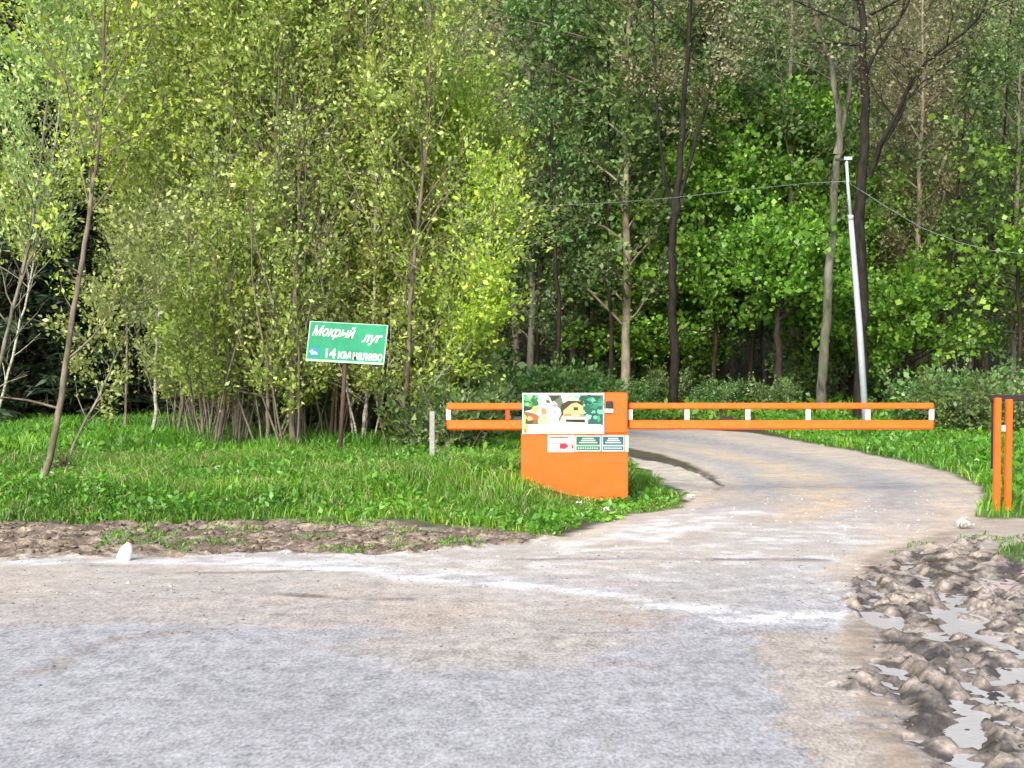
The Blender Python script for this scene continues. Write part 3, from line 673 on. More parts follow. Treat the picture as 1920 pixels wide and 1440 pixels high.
LBF = {'lf_thicket': 'slim grey stemmed young tree packed inside the left thicket', 'lf_yellow': 'slim yellow leafed young tree packed inside the left thicket', 'lf_pale': 'slim pale leafed young tree packed inside the left thicket'}
for i, (px, Y) in enumerate(slots):
    x = (px - 960) * Y / F; z = height_at(x, Y)
    fi = 4 + i % 2 if px < 335 and Y > 29 else i % 4
    tt, lf = fillers[fi]
    sc = RNG.uniform(.72, 1.1)
    if px > 780: sc = .62
    if froots[fi] is None:
        r = plant(tt, 'thicket_tree', LBF[lf], 'tree', 'bark_grey', lf, (0, 0, 0), group='slim trees packed inside the thicket'); froots[fi] = r
        r.location = (x, Y, z); r.scale = (sc,) * 3
    else:
        r = copy_tree(froots[fi], (x, Y, z), RNG.uniform(0, 6.28), sc)
    if Y < 29: RELABEL.append((r, px, 'near' if Y < 25 else 'back', LBF[lf]))

# ---------------------------------------------------------------- dark spruces
def make_spruce(seed, H=11.0):
    t = Tree(seed); rng = t.rng
    P, R = t.trunk([(0, 0, -.2), (0, 0, H * .5), (0, 0, H)], .14, .015, sub=6)
    C, D = [], []
    for z in np.arange(.35, H - .2, .26):
        n = 7; L = (H - z) * .30 + .25; a0 = rng.random() * 6.28
        for j in range(n):
            a = a0 + j * 6.283 / n + rng.normal() * .2; l = L * rng.uniform(.7, 1.1)
            q = np.linspace(0, 1, 5); B = np.stack([np.cos(a) * q * l, np.sin(a) * q * l, z - .28 * l * q + .22 * l * q * q], 1)
            t.tubes.append((B, np.linspace(.018, .004, 5), 3))
            m = int(34 * l) + 8; tq = rng.random(m) ** .8
            c = np.stack([np.cos(a) * tq * l, np.sin(a) * tq * l, z - .28 * l * tq + .22 * l * tq * tq], 1)
            side = np.array((-math.sin(a), math.cos(a), 0)); sg = rng.choice((-1, 1), m)[:, None]
            C.append(c); D.append(side * sg * 1.4 + np.array((math.cos(a), math.sin(a), -.5)))
    t.C = np.concatenate(C); t.D = np.concatenate(D); t.lp = (.24, .3, .22)
    return t
sp = make_spruce(401)
sr = None
for i, (px, Y, s, lb) in enumerate([(40, 30.6, .95, 'dark spruce behind the leaning tree at the left edge'), (232, 31.2, .85, 'dark spruce behind the leaning pale sapling'), (-110, 32, 1.1, 'dark spruce cut by the left picture edge behind the pale leafed tree'), (335, 32.5, .7, 'dark spruce behind the dark footed young tree'), (880, 39, .55, 'dark small conifer behind the left end of the barrier arm'),
                                    (350, 45, 1.35, 'tall dark spruce showing near the top left of the thicket'), (700, 46, 1.35, 'tall dark spruce showing at the top above the birch'), (140, 32.8, 1.1, 'dark spruce between the two front spruces, set further back'), (520, 36, .8, 'dark spruce deep behind the stem cluster left of the sign'), (640, 37, .8, 'dark spruce deep behind the green sign board'), (760, 36, .7, 'dark spruce deep behind the dark trunk right of the sign'),(1210, 62, 1.0, 'dark conifer deep in the wood left of the forked trunk')]):
    x = (px - 960) * Y / F; z = height_at(x, Y)
    lb = lb or 'dark spruce standing behind the left thicket'
    if i == 0:
        sr = plant(sp, 'spruce_tree', lb, 'tree', 'bark_black', 'lf_dark', (0, 0, 0), group='dark spruces behind the thicket'); sr.location = (x, Y, z); sr.scale = (s,) * 3
    else: copy_tree(sr, (x, Y, z), i * 1.3, s, lb)

# ---------------------------------------------------------------- right wood: the trees that stand out
def big(seed, path, r0, r1, limbs, lf, bark, nb, blen, ang, per, ls, t0=.35, twigs=6, tlen=.8, tl3=0, name='', label='', asp=.6, group=None, up=.03, clump=.35, crown=True):
    t = Tree(seed); P, R = t.trunk(path, r0, r1, k=9)
    t.branches(P, R, nb, t0, .99, blen, ang, up, twigs=twigs, tlen=tlen, tl3=tl3, prof=lambda q: .8 + .5 * math.sin(math.pi * q))
    for lp, ra, rb, n2 in limbs:
        Pl, Rl = t.trunk(lp, ra, rb, k=7)
        t.branches(Pl, Rl, n2, .25, .99, blen * .8, ang, up, twigs=twigs, tlen=tlen, tl3=tl3)
    t.leaves(per * 1.4, ls * 1.05, spread=.13, clump=clump, asp=asp)
    return plant(t, name, label, 'tree', bark, lf, path[0], group=group, crown=crown)
Y = 38.5
p = px_path([(1265, 774), (1264, 640), (1260, 520), (1262, 430), (1272, 345), (1278, 270), (1283, 190), (1290, 60), (1300, -150), (1310, -420)], Y)
p[0][2] = height_at(p[0][0], Y) - .2
big(501, p, .135, .035, [(px_path([(1266, 400), (1244, 320), (1235, 240), (1228, 120), (1220, -100)], Y), .06, .02, 9), (px_path([(1275, 370), (1298, 280), (1325, 200), (1350, 60), (1370, -120)], Y, Y + 1), .055, .015, 9)],
    'lf_olive', 'twig_dark', 20, 2.6, 45, 16, .085, t0=.55, tl3=1, name='forked_tree', label='tall forked tree with straight dark brown trunk right of the orange cabinet')
Y = 36.0
p = px_path([(1538, 775), (1545, 660), (1553, 540), (1560, 420), (1570, 300), (1574, 210), (1556, 110), (1530, 40), (1490, -60), (1450, -200)], Y)
p[0][2] = height_at(p[0][0], Y) - .2
big(502, p, .13, .04, [(px_path([(1568, 290), (1590, 200), (1600, 100), (1608, -40), (1615, -220)], Y), .07, .02, 8), (px_path([(1560, 150), (1500, 118), (1440, 110), (1390, 140), (1350, 200)], Y, Y - 1), .022, .006, 6)],
    'lf_olive', 'bark_moss', 14, 2.0, 55, 9, .07, t0=.6, tl3=2, name='mossy_tree', label='mossy grey trunked tree left of the white pole, bending left at the top')
Y = 33.0
p = px_path([(1612, 792), (1614, 680), (1618, 560), (1612, 440), (1616, 330), (1622, 220), (1620, 120), (1614, 20), (1610, -120), (1600, -350)], Y)
p[0][2] = height_at(p[0][0], Y) - .2
big(503, p, .17, .05, [(px_path([(1630, 330), (1655, 260), (1688, 205), (1708, 150), (1745, 105), (1800, 70), (1840, 30), (1870, -60)], Y, Y - 1.5), .06, .02, 12), (px_path([(1640, 310), (1700, 180), (1760, 130), (1820, 90)], Y, Y + 1.5), .04, .012, 7),
     (px_path([(1622, 140), (1660, 70), (1700, 20), (1730, -80)], Y, Y + 1), .05, .015, 8)],
    'lf_olive', 'twig_dark', 18, 1.9, 55, 8, .065, t0=.62, tl3=2, name='bare_tree', label='tall dark nearly bare tree right behind the white pole with arching right limbs')
Y = 38.0
p = px_path([(1455, 775), (1462, 680), (1456, 610), (1470, 540), (1465, 470)], Y); p[0][2] = height_at(p[0][0], Y) - .2
big(504, p, .12, .05, [(px_path([(1458, 600), (1490, 582), (1510, 560)], Y), .07, .03, 4)], 'lf_maple', 'bark_black', 26, 2.0, 60, 30, .12, t0=.6, name='maple_tree', label='bright green maple with short black forked trunk right of the forked tree', asp=.9, up=.0)
for k, (px, Y, top, lb) in enumerate([(1335, 41, 300, 'bright green maple between the forked tree and the pole'), (1405, 42, 190, 'tallest bright green maple, rising to the right of the forked tree'), (1495, 43, 240, 'bright green maple crown touching the mossy trunk'),
                                      (1215, 43, 470, 'bright green young maple left of the forked trunk'), (1905, 38, 260, 'bright green maple crown at the right picture edge'), (1690, 39, 560, 'low bright green maple right of the pole foot'), (1570, 42, 420, 'green maple between the mossy trunk and the bare tree')]):
    x = (px - 960) * Y / F; z0 = height_at(x, Y); zt = at(px, top, Y)[2]; H = zt - z0
    p = [np.array((x, Y, z0 - .2)), np.array((x + .15, Y, z0 + H * .35)), np.array((x - .1, Y + .2, z0 + H * .7)), np.array((x, Y, z0 + H))]
    big(510 + k, p, .07, .02, [], 'lf_maple', 'bark_black', 30, 2.0, 66, 26, .12, t0=.28, twigs=6, tlen=.7, name='maple_tree', label=lb, asp=.9, up=.0, group='bright maples under the wood', clump=.5)

# forest interior: five models copied into the wood behind
def make_forest(seed, H, per, ls, bl, nb, tl3, t0, ang=50):
    t = Tree(seed); rng = t.rng
    P, R = t.trunk([(0, 0, -.3), (rng.normal() * .15, 0, H * .3), (rng.normal() * .3, rng.normal() * .2, H * .6), (rng.normal() * .4, 0, H)], .13, .03)
    t.branches(P, R, nb, t0, .99, bl, ang, .04, twigs=6, tlen=.9, tl3=tl3, prof=lambda q: .65 + .7 * math.sin(math.pi * min(1, q)))
    t.leaves(per * 1.35, ls * 1.22, spread=.16, clump=.35, asp=.65)
    return t
fm = [(make_forest(601, 14, 26, .095, 2.4, 42, 1, .12), 'lf_forest', 'bark_grey', 'green leafed woodland tree standing deep behind the road'),
      (make_forest(602, 13, 30, .10, 2.6, 40, 1, .15), 'lf_forest', 'bark_twig', 'green leafed woodland tree standing deep behind the road'),
      (make_forest(603, 15, 15, .08, 2.3, 40, 3, .2), 'lf_olive', 'bark_twig', 'twiggy grey brown woodland tree just coming into leaf behind the road'),
      (make_forest(604, 9, 34, .10, 2.0, 36, 1, .06, 58), 'lf_maple', 'bark_black', 'fresh green low woodland tree in the wood behind the road'),
      (make_forest(605, 15, 12, .075, 2.2, 40, 3, .3), 'lf_olive', 'bark_twig', 'twiggy grey brown woodland tree just coming into leaf behind the road')]
fr = [None] * 5
cnt = 0
def put_forest(k, x, Y, sc):
    global cnt
    z = height_at(x, Y); t, lf, bk, lb = fm[k]
    if fr[k] is None:
        fr[k] = plant(t, 'woodland_tree', lb, 'tree', bk, lf, (0, 0, 0), group='trees of the wood behind the road'); fr[k].location = (x, Y, z); fr[k].scale = (sc,) * 3; q = fr[k]
    else: q = copy_tree(fr[k], (x, Y, z), RNG.uniform(0, 6.28), sc)
    cnt += 1
    if Y < 49: RELABEL.append((q, 960 + x / Y * F, 'wood' if Y < 45 else 'wood2', lb))
for row, (Y0, step, x0, x1, ch) in enumerate([(42.5, 2.3, 1.0, 17, (0, 1, 3, 1, 3, 2)), (47, 2.6, -16, 18, (0, 1, 3, 2, 0)), (52, 2.7, -18, 20, (0, 2, 1, 4, 2)), (59, 3.0, -21, 23, (2, 0, 4, 1)), (68, 3.6, -24, 26, (4, 0, 2)), (80, 4.5, -28, 30, (2, 1, 4))]):
    i = 0
    for x in np.arange(x0, x1, step):
        px = 960 + x / Y0 * F
        k = ch[(i * 7 + row) % len(ch)]; i += 1
        if row == 0 and 1230 < px < 1300: continue
        put_forest(k, x + RNG.normal() * .5, Y0 + RNG.normal() * 1.0, RNG.uniform(.82, 1.15) * (1 if row < 4 else 1.25))
# slim dark trunks seen in the gap between thicket and forked tree
slim = [(1000, 43, 'slim dark tree left of the other slim trunks behind the cabinet'), (1052, 41, 'slim dark tree behind the poster board'), (1098, 46, 'slim dark tree behind the middle of the orange cabinet'), (1146, 42, 'slim dark tree behind the right side of the cabinet'), (1196, 47, 'slim dark tree just left of the forked trunk'), (1745, 40, 'slim dark tree leaning right in the shade right of the pole'), (1820, 42, 'slim dark tree in the shade left of the two orange posts')]
for k, (px, Y, lb) in enumerate(slim):
    x = (px - 960) * Y / F; z = height_at(x, Y); ln = .9 if px > 1700 else RNG.normal() * .3
    t = Tree(700 + k); P, R = t.trunk([(x, Y, z - .2), (x + ln * .4, Y, z + 3), (x + ln, Y + .3, z + 6.5), (x + ln * 1.3, Y, z + 12)], .075, .02)
    t.branches(P, R, 16, .3, .99, 1.9, 48, .05, twigs=5, tlen=.7, tl3=2); t.leaves(12, .125, spread=.14, clump=.4)
    plant(t, 'slim_tree', lb, 'tree', 'bark_black', 'lf_forest', P[0] * 0 + np.array((x, Y, z)))

# undergrowth shrubs
def make_shrub(seed, H, W, per, ls, dens=26):
    t = Tree(seed); rng = t.rng
    for i in range(dens):
        a = rng.random() * 6.28; r = rng.random() * W * .35
        p = np.array((math.cos(a) * r, math.sin(a) * r, -.05)); d = np.array((math.cos(a) * .5, math.sin(a) * .5, 1)) + rng.normal(size=3) * .2
        B = t.path(p, d, H * rng.uniform(.6, 1.1), 5, .12, 0.0); t.tubes.append((B, np.linspace(.012, .004, 6), 4)); t.tw.append((B[1:], 1))
        for j in range(4):
            q = rng.integers(1, 5); T = t.path(B[q], unit(rng.normal(size=3) + np.array((0, 0, .6))), H * .35, 3, .2, 0); t.tubes.append((T, np.linspace(.006, .002, 4), 3)); t.tw.append((T, 1))
    t.leaves(per, ls * 1.4, spread=.09, asp=.7)
    return t
sh = [(make_shrub(801, 1.5, 1.6, 22, .085), 'lf_under'), (make_shrub(802, 1.2, 1.8, 16, .075, 34), 'lf_forest'), (make_shrub(803, 2.0, 1.4, 22, .09), 'lf_forest')]
shr = [None] * 3
SHL = ['low fresh green shrub at the foot of the wood', 'low twiggy green shrub at the foot of the wood', 'dark green shrub at the foot of the wood']
spots = []
for px, Y, k, s in [(905, 35.5, 0, .8), (940, 36.5, 0, .85), (985, 37, 0, .8), (1030, 37, 0, .9), (1075, 37.5, 0, .8), (1120, 38, 0, .7)]: spots.append((px, Y, k, s))
for px in [*range(1160, 1420, 52), *range(1440, 1960, 170)]: spots.append((px + RNG.uniform(-10, 10), RNG.uniform(37.5, 41) if px < 1400 else RNG.uniform(33.5, 37), int(RNG.integers(0, 3)), RNG.uniform(.3, 1.1)))
for px in range(1120, 1980, 130): spots.append((px + RNG.uniform(-10, 10), RNG.uniform(41, 46), int(RNG.integers(0, 3)), RNG.uniform(1.0, 1.7)))
for px in range(1720, 2020, 34): spots.append((px + RNG.uniform(-8, 8), RNG.uniform(27, 31), [1, 2, 2, 0][int(RNG.integers(0, 4))], RNG.uniform(.45, .95)))
for px in range(-150, 900, 70): spots.append((px, RNG.uniform(34, 37), 2, RNG.uniform(.8, 1.3)))
for px in range(420, 880, 60): spots.append((px, RNG.uniform(25.5, 27.0), int(RNG.integers(1, 3)), RNG.uniform(.4, .7)))
spots += [(800, 21.5, 2, .5), (845, 20.5, 2, .6), (880, 22.5, 2, .62), (850, 24.5, 2, .8)]
for i, (px, Y, k, s) in enumerate(spots):
    if px > 1150 and Y > 33: s *= .62
    x = (px - 960) * Y / F; z = height_at(x, Y)
    if shr[k] is None:
        q = shr[k] = plant(sh[k][0], 'shrub', SHL[k], 'shrub', 'bark_twig', sh[k][1], (0, 0, 0), group='shrubs at the foot of the wood'); q.location = (x, Y, z); q.scale = (s,) * 3
    else: q = copy_tree(shr[k], (x, Y, z), RNG.uniform(0, 6.28), s)
    RELABEL.append((q, px, 'shrub' if Y < 37.4 else 'shrub2', SHL[k]))

# far wood filling the slope: nobody could count it
def far_wood():
    rng = np.random.default_rng(9); n = 90000
    x = rng.uniform(-48, 48, n); y = rng.uniform(60, 125, n); g = np.maximum(0, y - 58); z = .55 * g * g / (g + 8)
    hump = fbm(x * .25, y * .25, 91, 3); z = z + rng.random(n) * (3 + 14 * hump)
    V, Fq, t = leaf_arrays(np.stack([x, y, z], 1), .42, rng, None, .2, .75)
    o = obj('far_wood', np_mesh('far_wood', V, [Fq], {'tint': ('FACE', 'FLOAT', t * .9)}), M['lf_forest'])
    tag(o, 'distant green wood filling the slope behind all the trees', 'wood', kind='stuff')
far_wood()

# ---------------------------------------------------------------- grass and weeds
def scatter(n, xr, yr, rng, minmask=.5, ident=(1,)):
    x = rng.uniform(*xr, n); y = rng.uniform(*yr, n)
    h, c, r, g, rid = fields(x, y); k = np.isin(rid, ident) & ((fbm(x * 1.1, y * 1.1, 95, 3) > .36) | (rng.random(n) < .35) | (ident != (1,))); return x[k], y[k], h[k]
def blades(name, x, y, h, hmin, hmax, w, mat, label, rng, lean=.35, patch=1.2):
    n = len(x); a = rng.random(n) * 6.283; nz = fbm(x * patch, y * patch, 61, 3)
    H = rng.uniform(hmin, hmax, n) * (.45 + 1.1 * nz) * (1 - .75 * sstep(-.1, .7, x) * (1 - sstep(16, 18, y)) * (x < 3)) * (.6 + .4 * sstep(12.5, 15, y)); ww = w * rng.uniform(.6, 1.4, n)
    d = np.stack([np.cos(a), np.sin(a)], 1); b = rng.random(n) * 6.283; l = H * lean * rng.uniform(.2, 2.0, n)
    ld = np.stack([np.cos(b), np.sin(b)], 1)
    P0 = np.stack([x, y, h - .01], 1)
    off = np.concatenate([d * ww[:, None] * .5, np.zeros((n, 1))], 1)
    P1 = P0 + np.concatenate([ld * (l * .35)[:, None], (H * .6)[:, None]], 1)
    P2 = P0 + np.concatenate([ld * l[:, None], (H * np.clip(1 - lean * .3, .5, 1))[:, None]], 1)
    V = np.stack([P0 - off, P0 + off, P1 + off * .8, P1 - off * .8, P2], 1).reshape(-1, 3)
    i = np.arange(n) * 5
    F4 = np.stack([i, i + 1, i + 2, i + 3], 1); F3 = np.stack([i + 3, i + 2, i + 4], 1)
    t = np.clip(.55 * rng.random(n) + .9 * (fbm(x * .7, y * .7, 62, 3) - .25), 0, 1)
    me = np_mesh(name, V, [F4, F3], {'tint': ('FACE', 'FLOAT', np.concatenate([t, t]))})
    return tag(obj(name, me, M[mat]), label, 'grass', kind='stuff')
g1 = scatter(115000, (-6.6, 2.2), (11.9, 21), RNG); blades('grass_patch', *g1, .06, .20, .013, 'grass', 'fresh green grass on the left verge around the cabinet and sign', RNG)
g2 = scatter(62000, (-11, 1.0), (21, 34), RNG); blades('grass_patch', *g2, .12, .28, .02, 'grass', 'taller green grass further back under the left thicket', RNG)
g3 = scatter(74000, (3.4, 16), (13.6, 34), RNG); blades('grass_patch', *g3, .06, .18, .018, 'grass', 'green grass on the bank along the right side of the road', RNG)
g4 = scatter(4000, (2.5, 7), (9.5, 12.5), RNG); blades('grass_patch', *g4, .05, .13, .012, 'grass', 'small grass patch at the right edge above the churned mud', RNG)
g5 = scatter(5000, (-6.6, 2.2), (12, 20), RNG); blades('dry_grass_patch', *g5, .12, .28, .010, 'straw', 'scattered dry straw stalks in the left verge', RNG, lean=.7)
g6 = scatter(26000, (-6.6, 1.6), (10.8, 13.6), RNG, ident=(3,)); _k = fbm(g6[0] * 3, g6[1] * 3, 98, 3) > .63; blades('grass_patch', *[a[_k] for a in g6], .03, .10, .012, 'grass', 'ragged grass tufts growing into the earth strip below the left verge', RNG, lean=.6)
g7 = scatter(9000, (2.0, 5.5), (9.8, 13.5), RNG, ident=(5, 4)); _k = fbm(g7[0] * 3, g7[1] * 3, 99, 3) > .60; blades('grass_patch', *[a[_k] for a in g7], .03, .09, .012, 'grass', 'thin grass tufts on the pale dirt pad below the orange posts', RNG, lean=.6)
def weeds(name, x, y, h, size, label, rng):
    n = len(x); nz = fbm(x * 1.6 + 7, y * 1.6, 63, 3); k = nz > .42; x, y, h, nz = x[k], y[k], h[k], nz[k]; n = len(x)
    z = h + rng.random(n) * (1 - .75 * sstep(-.2, .5, x) * (1 - sstep(16, 18, y)) * (x < 3)) * (.06 + .38 * np.clip(nz - .4, 0, .5))
    D = np.concatenate([rng.normal(size=(n, 2)) * .6, np.full((n, 1), .35)], 1)
    t = np.clip(.6 * rng.random(n) + .8 * (fbm(x * .9, y * .9, 64, 3) - .3), 0, 1)
    V, Fq, t = leaf_arrays(np.stack([x, y, z], 1), size, rng, D, .35, .5, tint=t)
    return tag(obj(name, np_mesh(name, V, [Fq], {'tint': ('FACE', 'FLOAT', t)}), M['weed']), label, 'weeds', kind='stuff')
w1 = scatter(52000, (-6.6, 1.9), (12.4, 21), RNG); weeds('weed_patch', *w1, .058, 'low broad leaved weeds growing among the grass of the left verge', RNG)
w2 = scatter(40000, (-11, 1), (20, 34), RNG); weeds('weed_patch', *w2, .085, 'low broad leaved weeds under the left thicket', RNG)
w3 = scatter(45000, (4.2, 16), (15, 35), RNG); weeds('weed_patch', *w3, .08, 'low broad leaved weeds on the bank right of the road', RNG)
fl = scatter(40000, (-12, 20), (33, 46), RNG, ident=(4, 1)); weeds('ground_cover', *fl, .15, 'low green ground cover on the forest floor behind the road', RNG)

# ---------------------------------------------------------------- clods and pebbles
def lumps(name, x, y, h, smin, smax, mat, label, cat, rng, flat=.6):
    n = len(x); import bmesh
    bm = bmesh.new(); bmesh.ops.create_icosphere(bm, subdivisions=1, radius=1); bv = np.array([v.co[:] for v in bm.verts]); bf = np.array([[v.index for v in f.verts] for f in bm.faces]); bm.free()
    s = rng.uniform(smin, smax, n) * rng.uniform(.5, 1, n); a = rng.random(n) * 6.28
    J = 1 + rng.normal(size=(n, len(bv), 1)) * .22
    V = bv[None] * J * s[:, None, None] * np.stack([rng.uniform(.7, 1.5, n), rng.uniform(.6, 1, n), rng.uniform(.35, .8, n) * flat / .6], 1)[:, None, :]
    c, q = np.cos(a)[:, None], np.sin(a)[:, None]
    X = V[..., 0] * c - V[..., 1] * q + x[:, None]; Yv = V[..., 0] * q + V[..., 1] * c + y[:, None]; Z = V[..., 2] + (h + s * .1)[:, None]
    me = np_mesh(name, np.stack([X, Yv, Z], 2).reshape(-1, 3), [(bf[None] + (np.arange(n) * len(bv))[:, None, None]).reshape(-1, 3)])
    return tag(obj(name, me, mat), label, cat, kind='stuff')
M['clod'] = paint('mud_clods', (.11, .085, .065), .75, .5, 5, bump=.5, dirt=(.42, .36, .28), dirt_amt=.6)
M['clod_wet'] = paint('wet_mud_clods', (.07, .055, .045), .38, .45, 9, bump=.5, dirt=(.33, .28, .22), dirt_amt=.7)
M['pebble'] = paint('dark_pebbles', (.16, .14, .13), .8, .4, 2)
M['pebble_pale'] = paint('pale_pebbles', (.42, .40, .37), .8, .2, 2)
c1 = scatter(16000, (-6, 1.5), (10.4, 13.6), RNG, ident=(3,)); lumps('mud_clods', *[a[:1300] for a in c1], .008, .042, M['clod'], 'brown earth clods strewn along the strip below the left verge', 'clods', RNG)
c2 = scatter(16000, (1.6, 4.6), (4.8, 11.5), RNG, ident=(2,)); lumps('mud_clods', *[a[:1500] for a in c2], .003, .018, M['clod_wet'], 'wet mud lumps in the churned mud at the right', 'clods', RNG)
c3 = scatter(4200, (-6, 3), (8.0, 11.6), RNG, ident=(0,)); lumps('pebbles', *[a[:900] for a in c3], .003, .013, M['pebble'], 'small dark pebbles and dirt crumbs on the dusty road', 'pebbles', RNG)
c4 = scatter(1600, (-6, 5), (9.5, 17.0), RNG, ident=(0, 5)); lumps('pebbles', *[a[:220] for a in c4], .005, .022, M['pebble_pale'], 'small pale pebbles on the road', 'pebbles', RNG)
c5 = scatter(90, (-4, 2), (4.4, 8.0), RNG, ident=(0,)); lumps('pebbles', *[a[:26] for a in c5], .006, .014, M['pebble'], 'few dark crumbs on the near asphalt', 'pebbles', RNG)

# ---------------------------------------------------------------- barrier
YB = 15.8
def bx(p0, p1, y0, y1, mb, bev=.004):     # box from pixel corners, measured at the front depth
    a = at(p0[0], p1[1], YB); b = at(p1[0], p0[1], YB)
    mb.box((a[0], y0, min(a[2], b[2])), (b[0], y1, max(a[2], b[2])), bev)
base = at(1078, 932, YB); base[2] = height_at(base[0], YB + .1)
bar = thing('barrier_gate', 'orange road barrier with posters on its cabinet and a long railed arm', 'barrier', (0, 0, 0))
bar.location = (base[0], YB, base[2])
def rel(o):
    o.data.transform(Matrix.Translation(-Vector((base[0], YB, base[2])))); return o
mb = MB(); a = at(977, 932, YB); b = at(1178, 813, YB)
mb.box((a[0], YB, base[2] - .35), (b[0], YB + .42, b[2]), .008); cab = rel(mb.build('cabinet', M['orange'], bar))
mb = MB(); a = at(1133, 813, YB); b = at(1177, 737, YB)
mb.box((a[0], YB + .004, a[2] + .002), (b[0], YB + .40, b[2]), .01); tow = rel(mb.build('upright_housing', M['orange'], bar))
# door seam and bracket on the cabinet side
mb = MB(); a = at(1135.5, 776, YB); b = at(1149, 752, YB)
mb.box((a[0] + .004, YB - .03, at(0, 766, YB)[2]), (b[0], YB + .002, b[2]), .006); rel(mb.build('lamp_housing', M['black'], tow))
mb = MB(); mb.box((a[0] - .01, YB - .022, at(0, 774, YB)[2]), (b[0] + .004, YB + .002, at(0, 766.5, YB)[2]), .004); rel(mb.build('number_plate', M['bottle'], tow))
# arm
ya = YB + .14
def rail(px0, px1, py, r, name, mat):
    p, q = at(px0, py, ya), at(px1, py, ya); mb = MB()
    mb.box((p[0], ya - r, p[2] - r), (q[0], ya + r, p[2] + r), r * .35); return rel(mb.build(name, mat, bar))
zt, zb = at(0, 761.5, ya)[2], at(0, 796.5, ya)[2]
rail(838, 1132.5, 762, .037, 'top_rail', M['orange2']); rail(1177.5, 1750, 761, .033, 'top_rail', M['orange2'])
rail(838, 1132.5, 797, .054, 'bottom_rail', M['orange2']); rail(1177.5, 1750, 796.5, .051, 'bottom_rail', M['orange2'])
for px, mt, w in ((841, 'white', .026), (952, 'red', .024), (1182, 'white', .024), (1288, 'white', .026), (1402, 'white', .026), (1515, 'white', .026), (1627, 'white', .026), (1746.5, 'white', .026)):
    p = at(px, 779, ya); mb = MB(); mb.box((p[0] - w, ya - w * .9, zb + .052), (p[0] + w, ya + w * .9, zt - .034), .004); rel(mb.build('arm_upright', M[mt], bar))

# printed panels: one flat print mesh per board with coloured pieces
def flat_mat(name, c, r=.5): return paint(name, c, r, .06, 12)
PAL = {}
def pal(c):
    k = tuple(round(x, 3) for x in c)
    if k not in PAL: PAL[k] = flat_mat('print_colour', tuple(.74 * q for q in c))
    return PAL[k]
class Print:
    def __init__(s): s.v = []; s.f = []; s.m = []; s.mats = []; s.layer = 0
    def poly(s, pts, c, lay):
        n = len(s.v); s.v += [(x, -.0006 * lay, z) for x, z in pts]; s.f.append(list(range(n, n + len(pts))))
        m = pal(c)
        if m not in s.mats: s.mats.append(m)
        s.m.append(s.mats.index(m))
    def rect(s, x0, z0, x1, z1, c, lay): s.poly([(x0, z0), (x1, z0), (x1, z1), (x0, z1)], c, lay)
    def blob(s, cx, cz, rx, rz, c, lay, rng, n=14, j=.22):
        s.poly([(cx + rx * math.cos(6.283 * i / n) * (1 + rng.normal() * j), cz + rz * math.sin(6.283 * i / n) * (1 + rng.normal() * j)) for i in range(n)], c, lay)
    def build(s, name, parent, loc, scale):
        me = bpy.data.meshes.new(name)
        V = [(loc[0] + x * scale[0], loc[1] + y, loc[2] + z * scale[1]) for x, y, z in s.v]
        me.from_pydata(V, [], s.f); me.polygons.foreach_set('material_index', s.m); me.update()
        return obj(name, me, s.mats, parent)
def board(px0, py0, px1, py1, name, mat, depth, yf):
    a = at(px0, py1, yf); b = at(px1, py0, yf); mb = MB(); mb.box((a[0], yf, a[2]), (b[0], yf + depth, b[2]), .003)
    o = rel(mb.build(name, mat, bar)); return o, a, b
def text_mesh(txt, size, shear=0.0, bold=0.0):
    cu = bpy.data.curves.new('lettering', 'FONT'); cu.body = txt; cu.size = size; cu.shear = shear; cu.offset = bold; cu.extrude = .0008; cu.resolution_u = 2
    ob = bpy.data.objects.new('lettering', cu); COL.objects.link(ob)
    dg = bpy.context.evaluated_depsgraph_get(); me = bpy.data.meshes.new_from_object(ob.evaluated_get(dg))
    bpy.data.objects.remove(ob); bpy.data.curves.remove(cu)
    return me
def place_text(txt, h, w, x, y, z, mat, parent, shear=0, bold=0, squash=None, M0=None, off=None):
    """text fitted to width w, cap height about h, lower left at x,z on plane y"""
    me = text_mesh(txt, 1, shear, bold)
    co = np.zeros(len(me.vertices) * 3); me.vertices.foreach_get('co', co); co = co.reshape(-1, 3)
    mn, mx = co.min(0), co.max(0); sx = w / (mx[0] - mn[0]); sz = h / (mx[1] - mn[1])
    V = np.stack([x + (co[:, 0] - mn[0]) * sx, y - .0015 - co[:, 2], z + (co[:, 1] - mn[1]) * sz], 1)
    if off is not None: V[:, 2] += off * (V[:, 0] - x)
    me.vertices.foreach_set('co', V.ravel()); me.update()
    o = obj('lettering', me, mat, parent); return o
rg = np.random.default_rng(5)
yf = YB - .02
pb, a, b = board(979.5, 737, 1133, 814, 'poster_board', M['bottle'], .018, yf)
W, H = b[0] - a[0], b[2] - a[2]
p = Print()
p.rect(.012, .03, .985, .965, (.70, .82, .78), 1)
p.poly([(.012, .55), (.012, .95), (.20, .95), (.16, .62)], (.01, .09, .03), 1.5); p.poly([(.30, .95), (.47, .95), (.52, .60), (.45, .28), (.42, .75)], (.10, .17, .12), 1.6); p.poly([(.012, .2), (.012, .56), (.16, .50), (.3, .2)], (.20, .13, .05), 1.7)
p.rect(.62, .22, .985, .95, (.004, .10, .07), 2)
for i in range(26): p.blob(rg.uniform(.03, .19), rg.uniform(.70, .92), rg.uniform(.015, .04), rg.uniform(.03, .07), [(.03, .35, .06), (.08, .6, .14), (.3, .75, .35), (.01, .12, .03)][rg.integers(0, 4)], 3 + i * .05, rg)
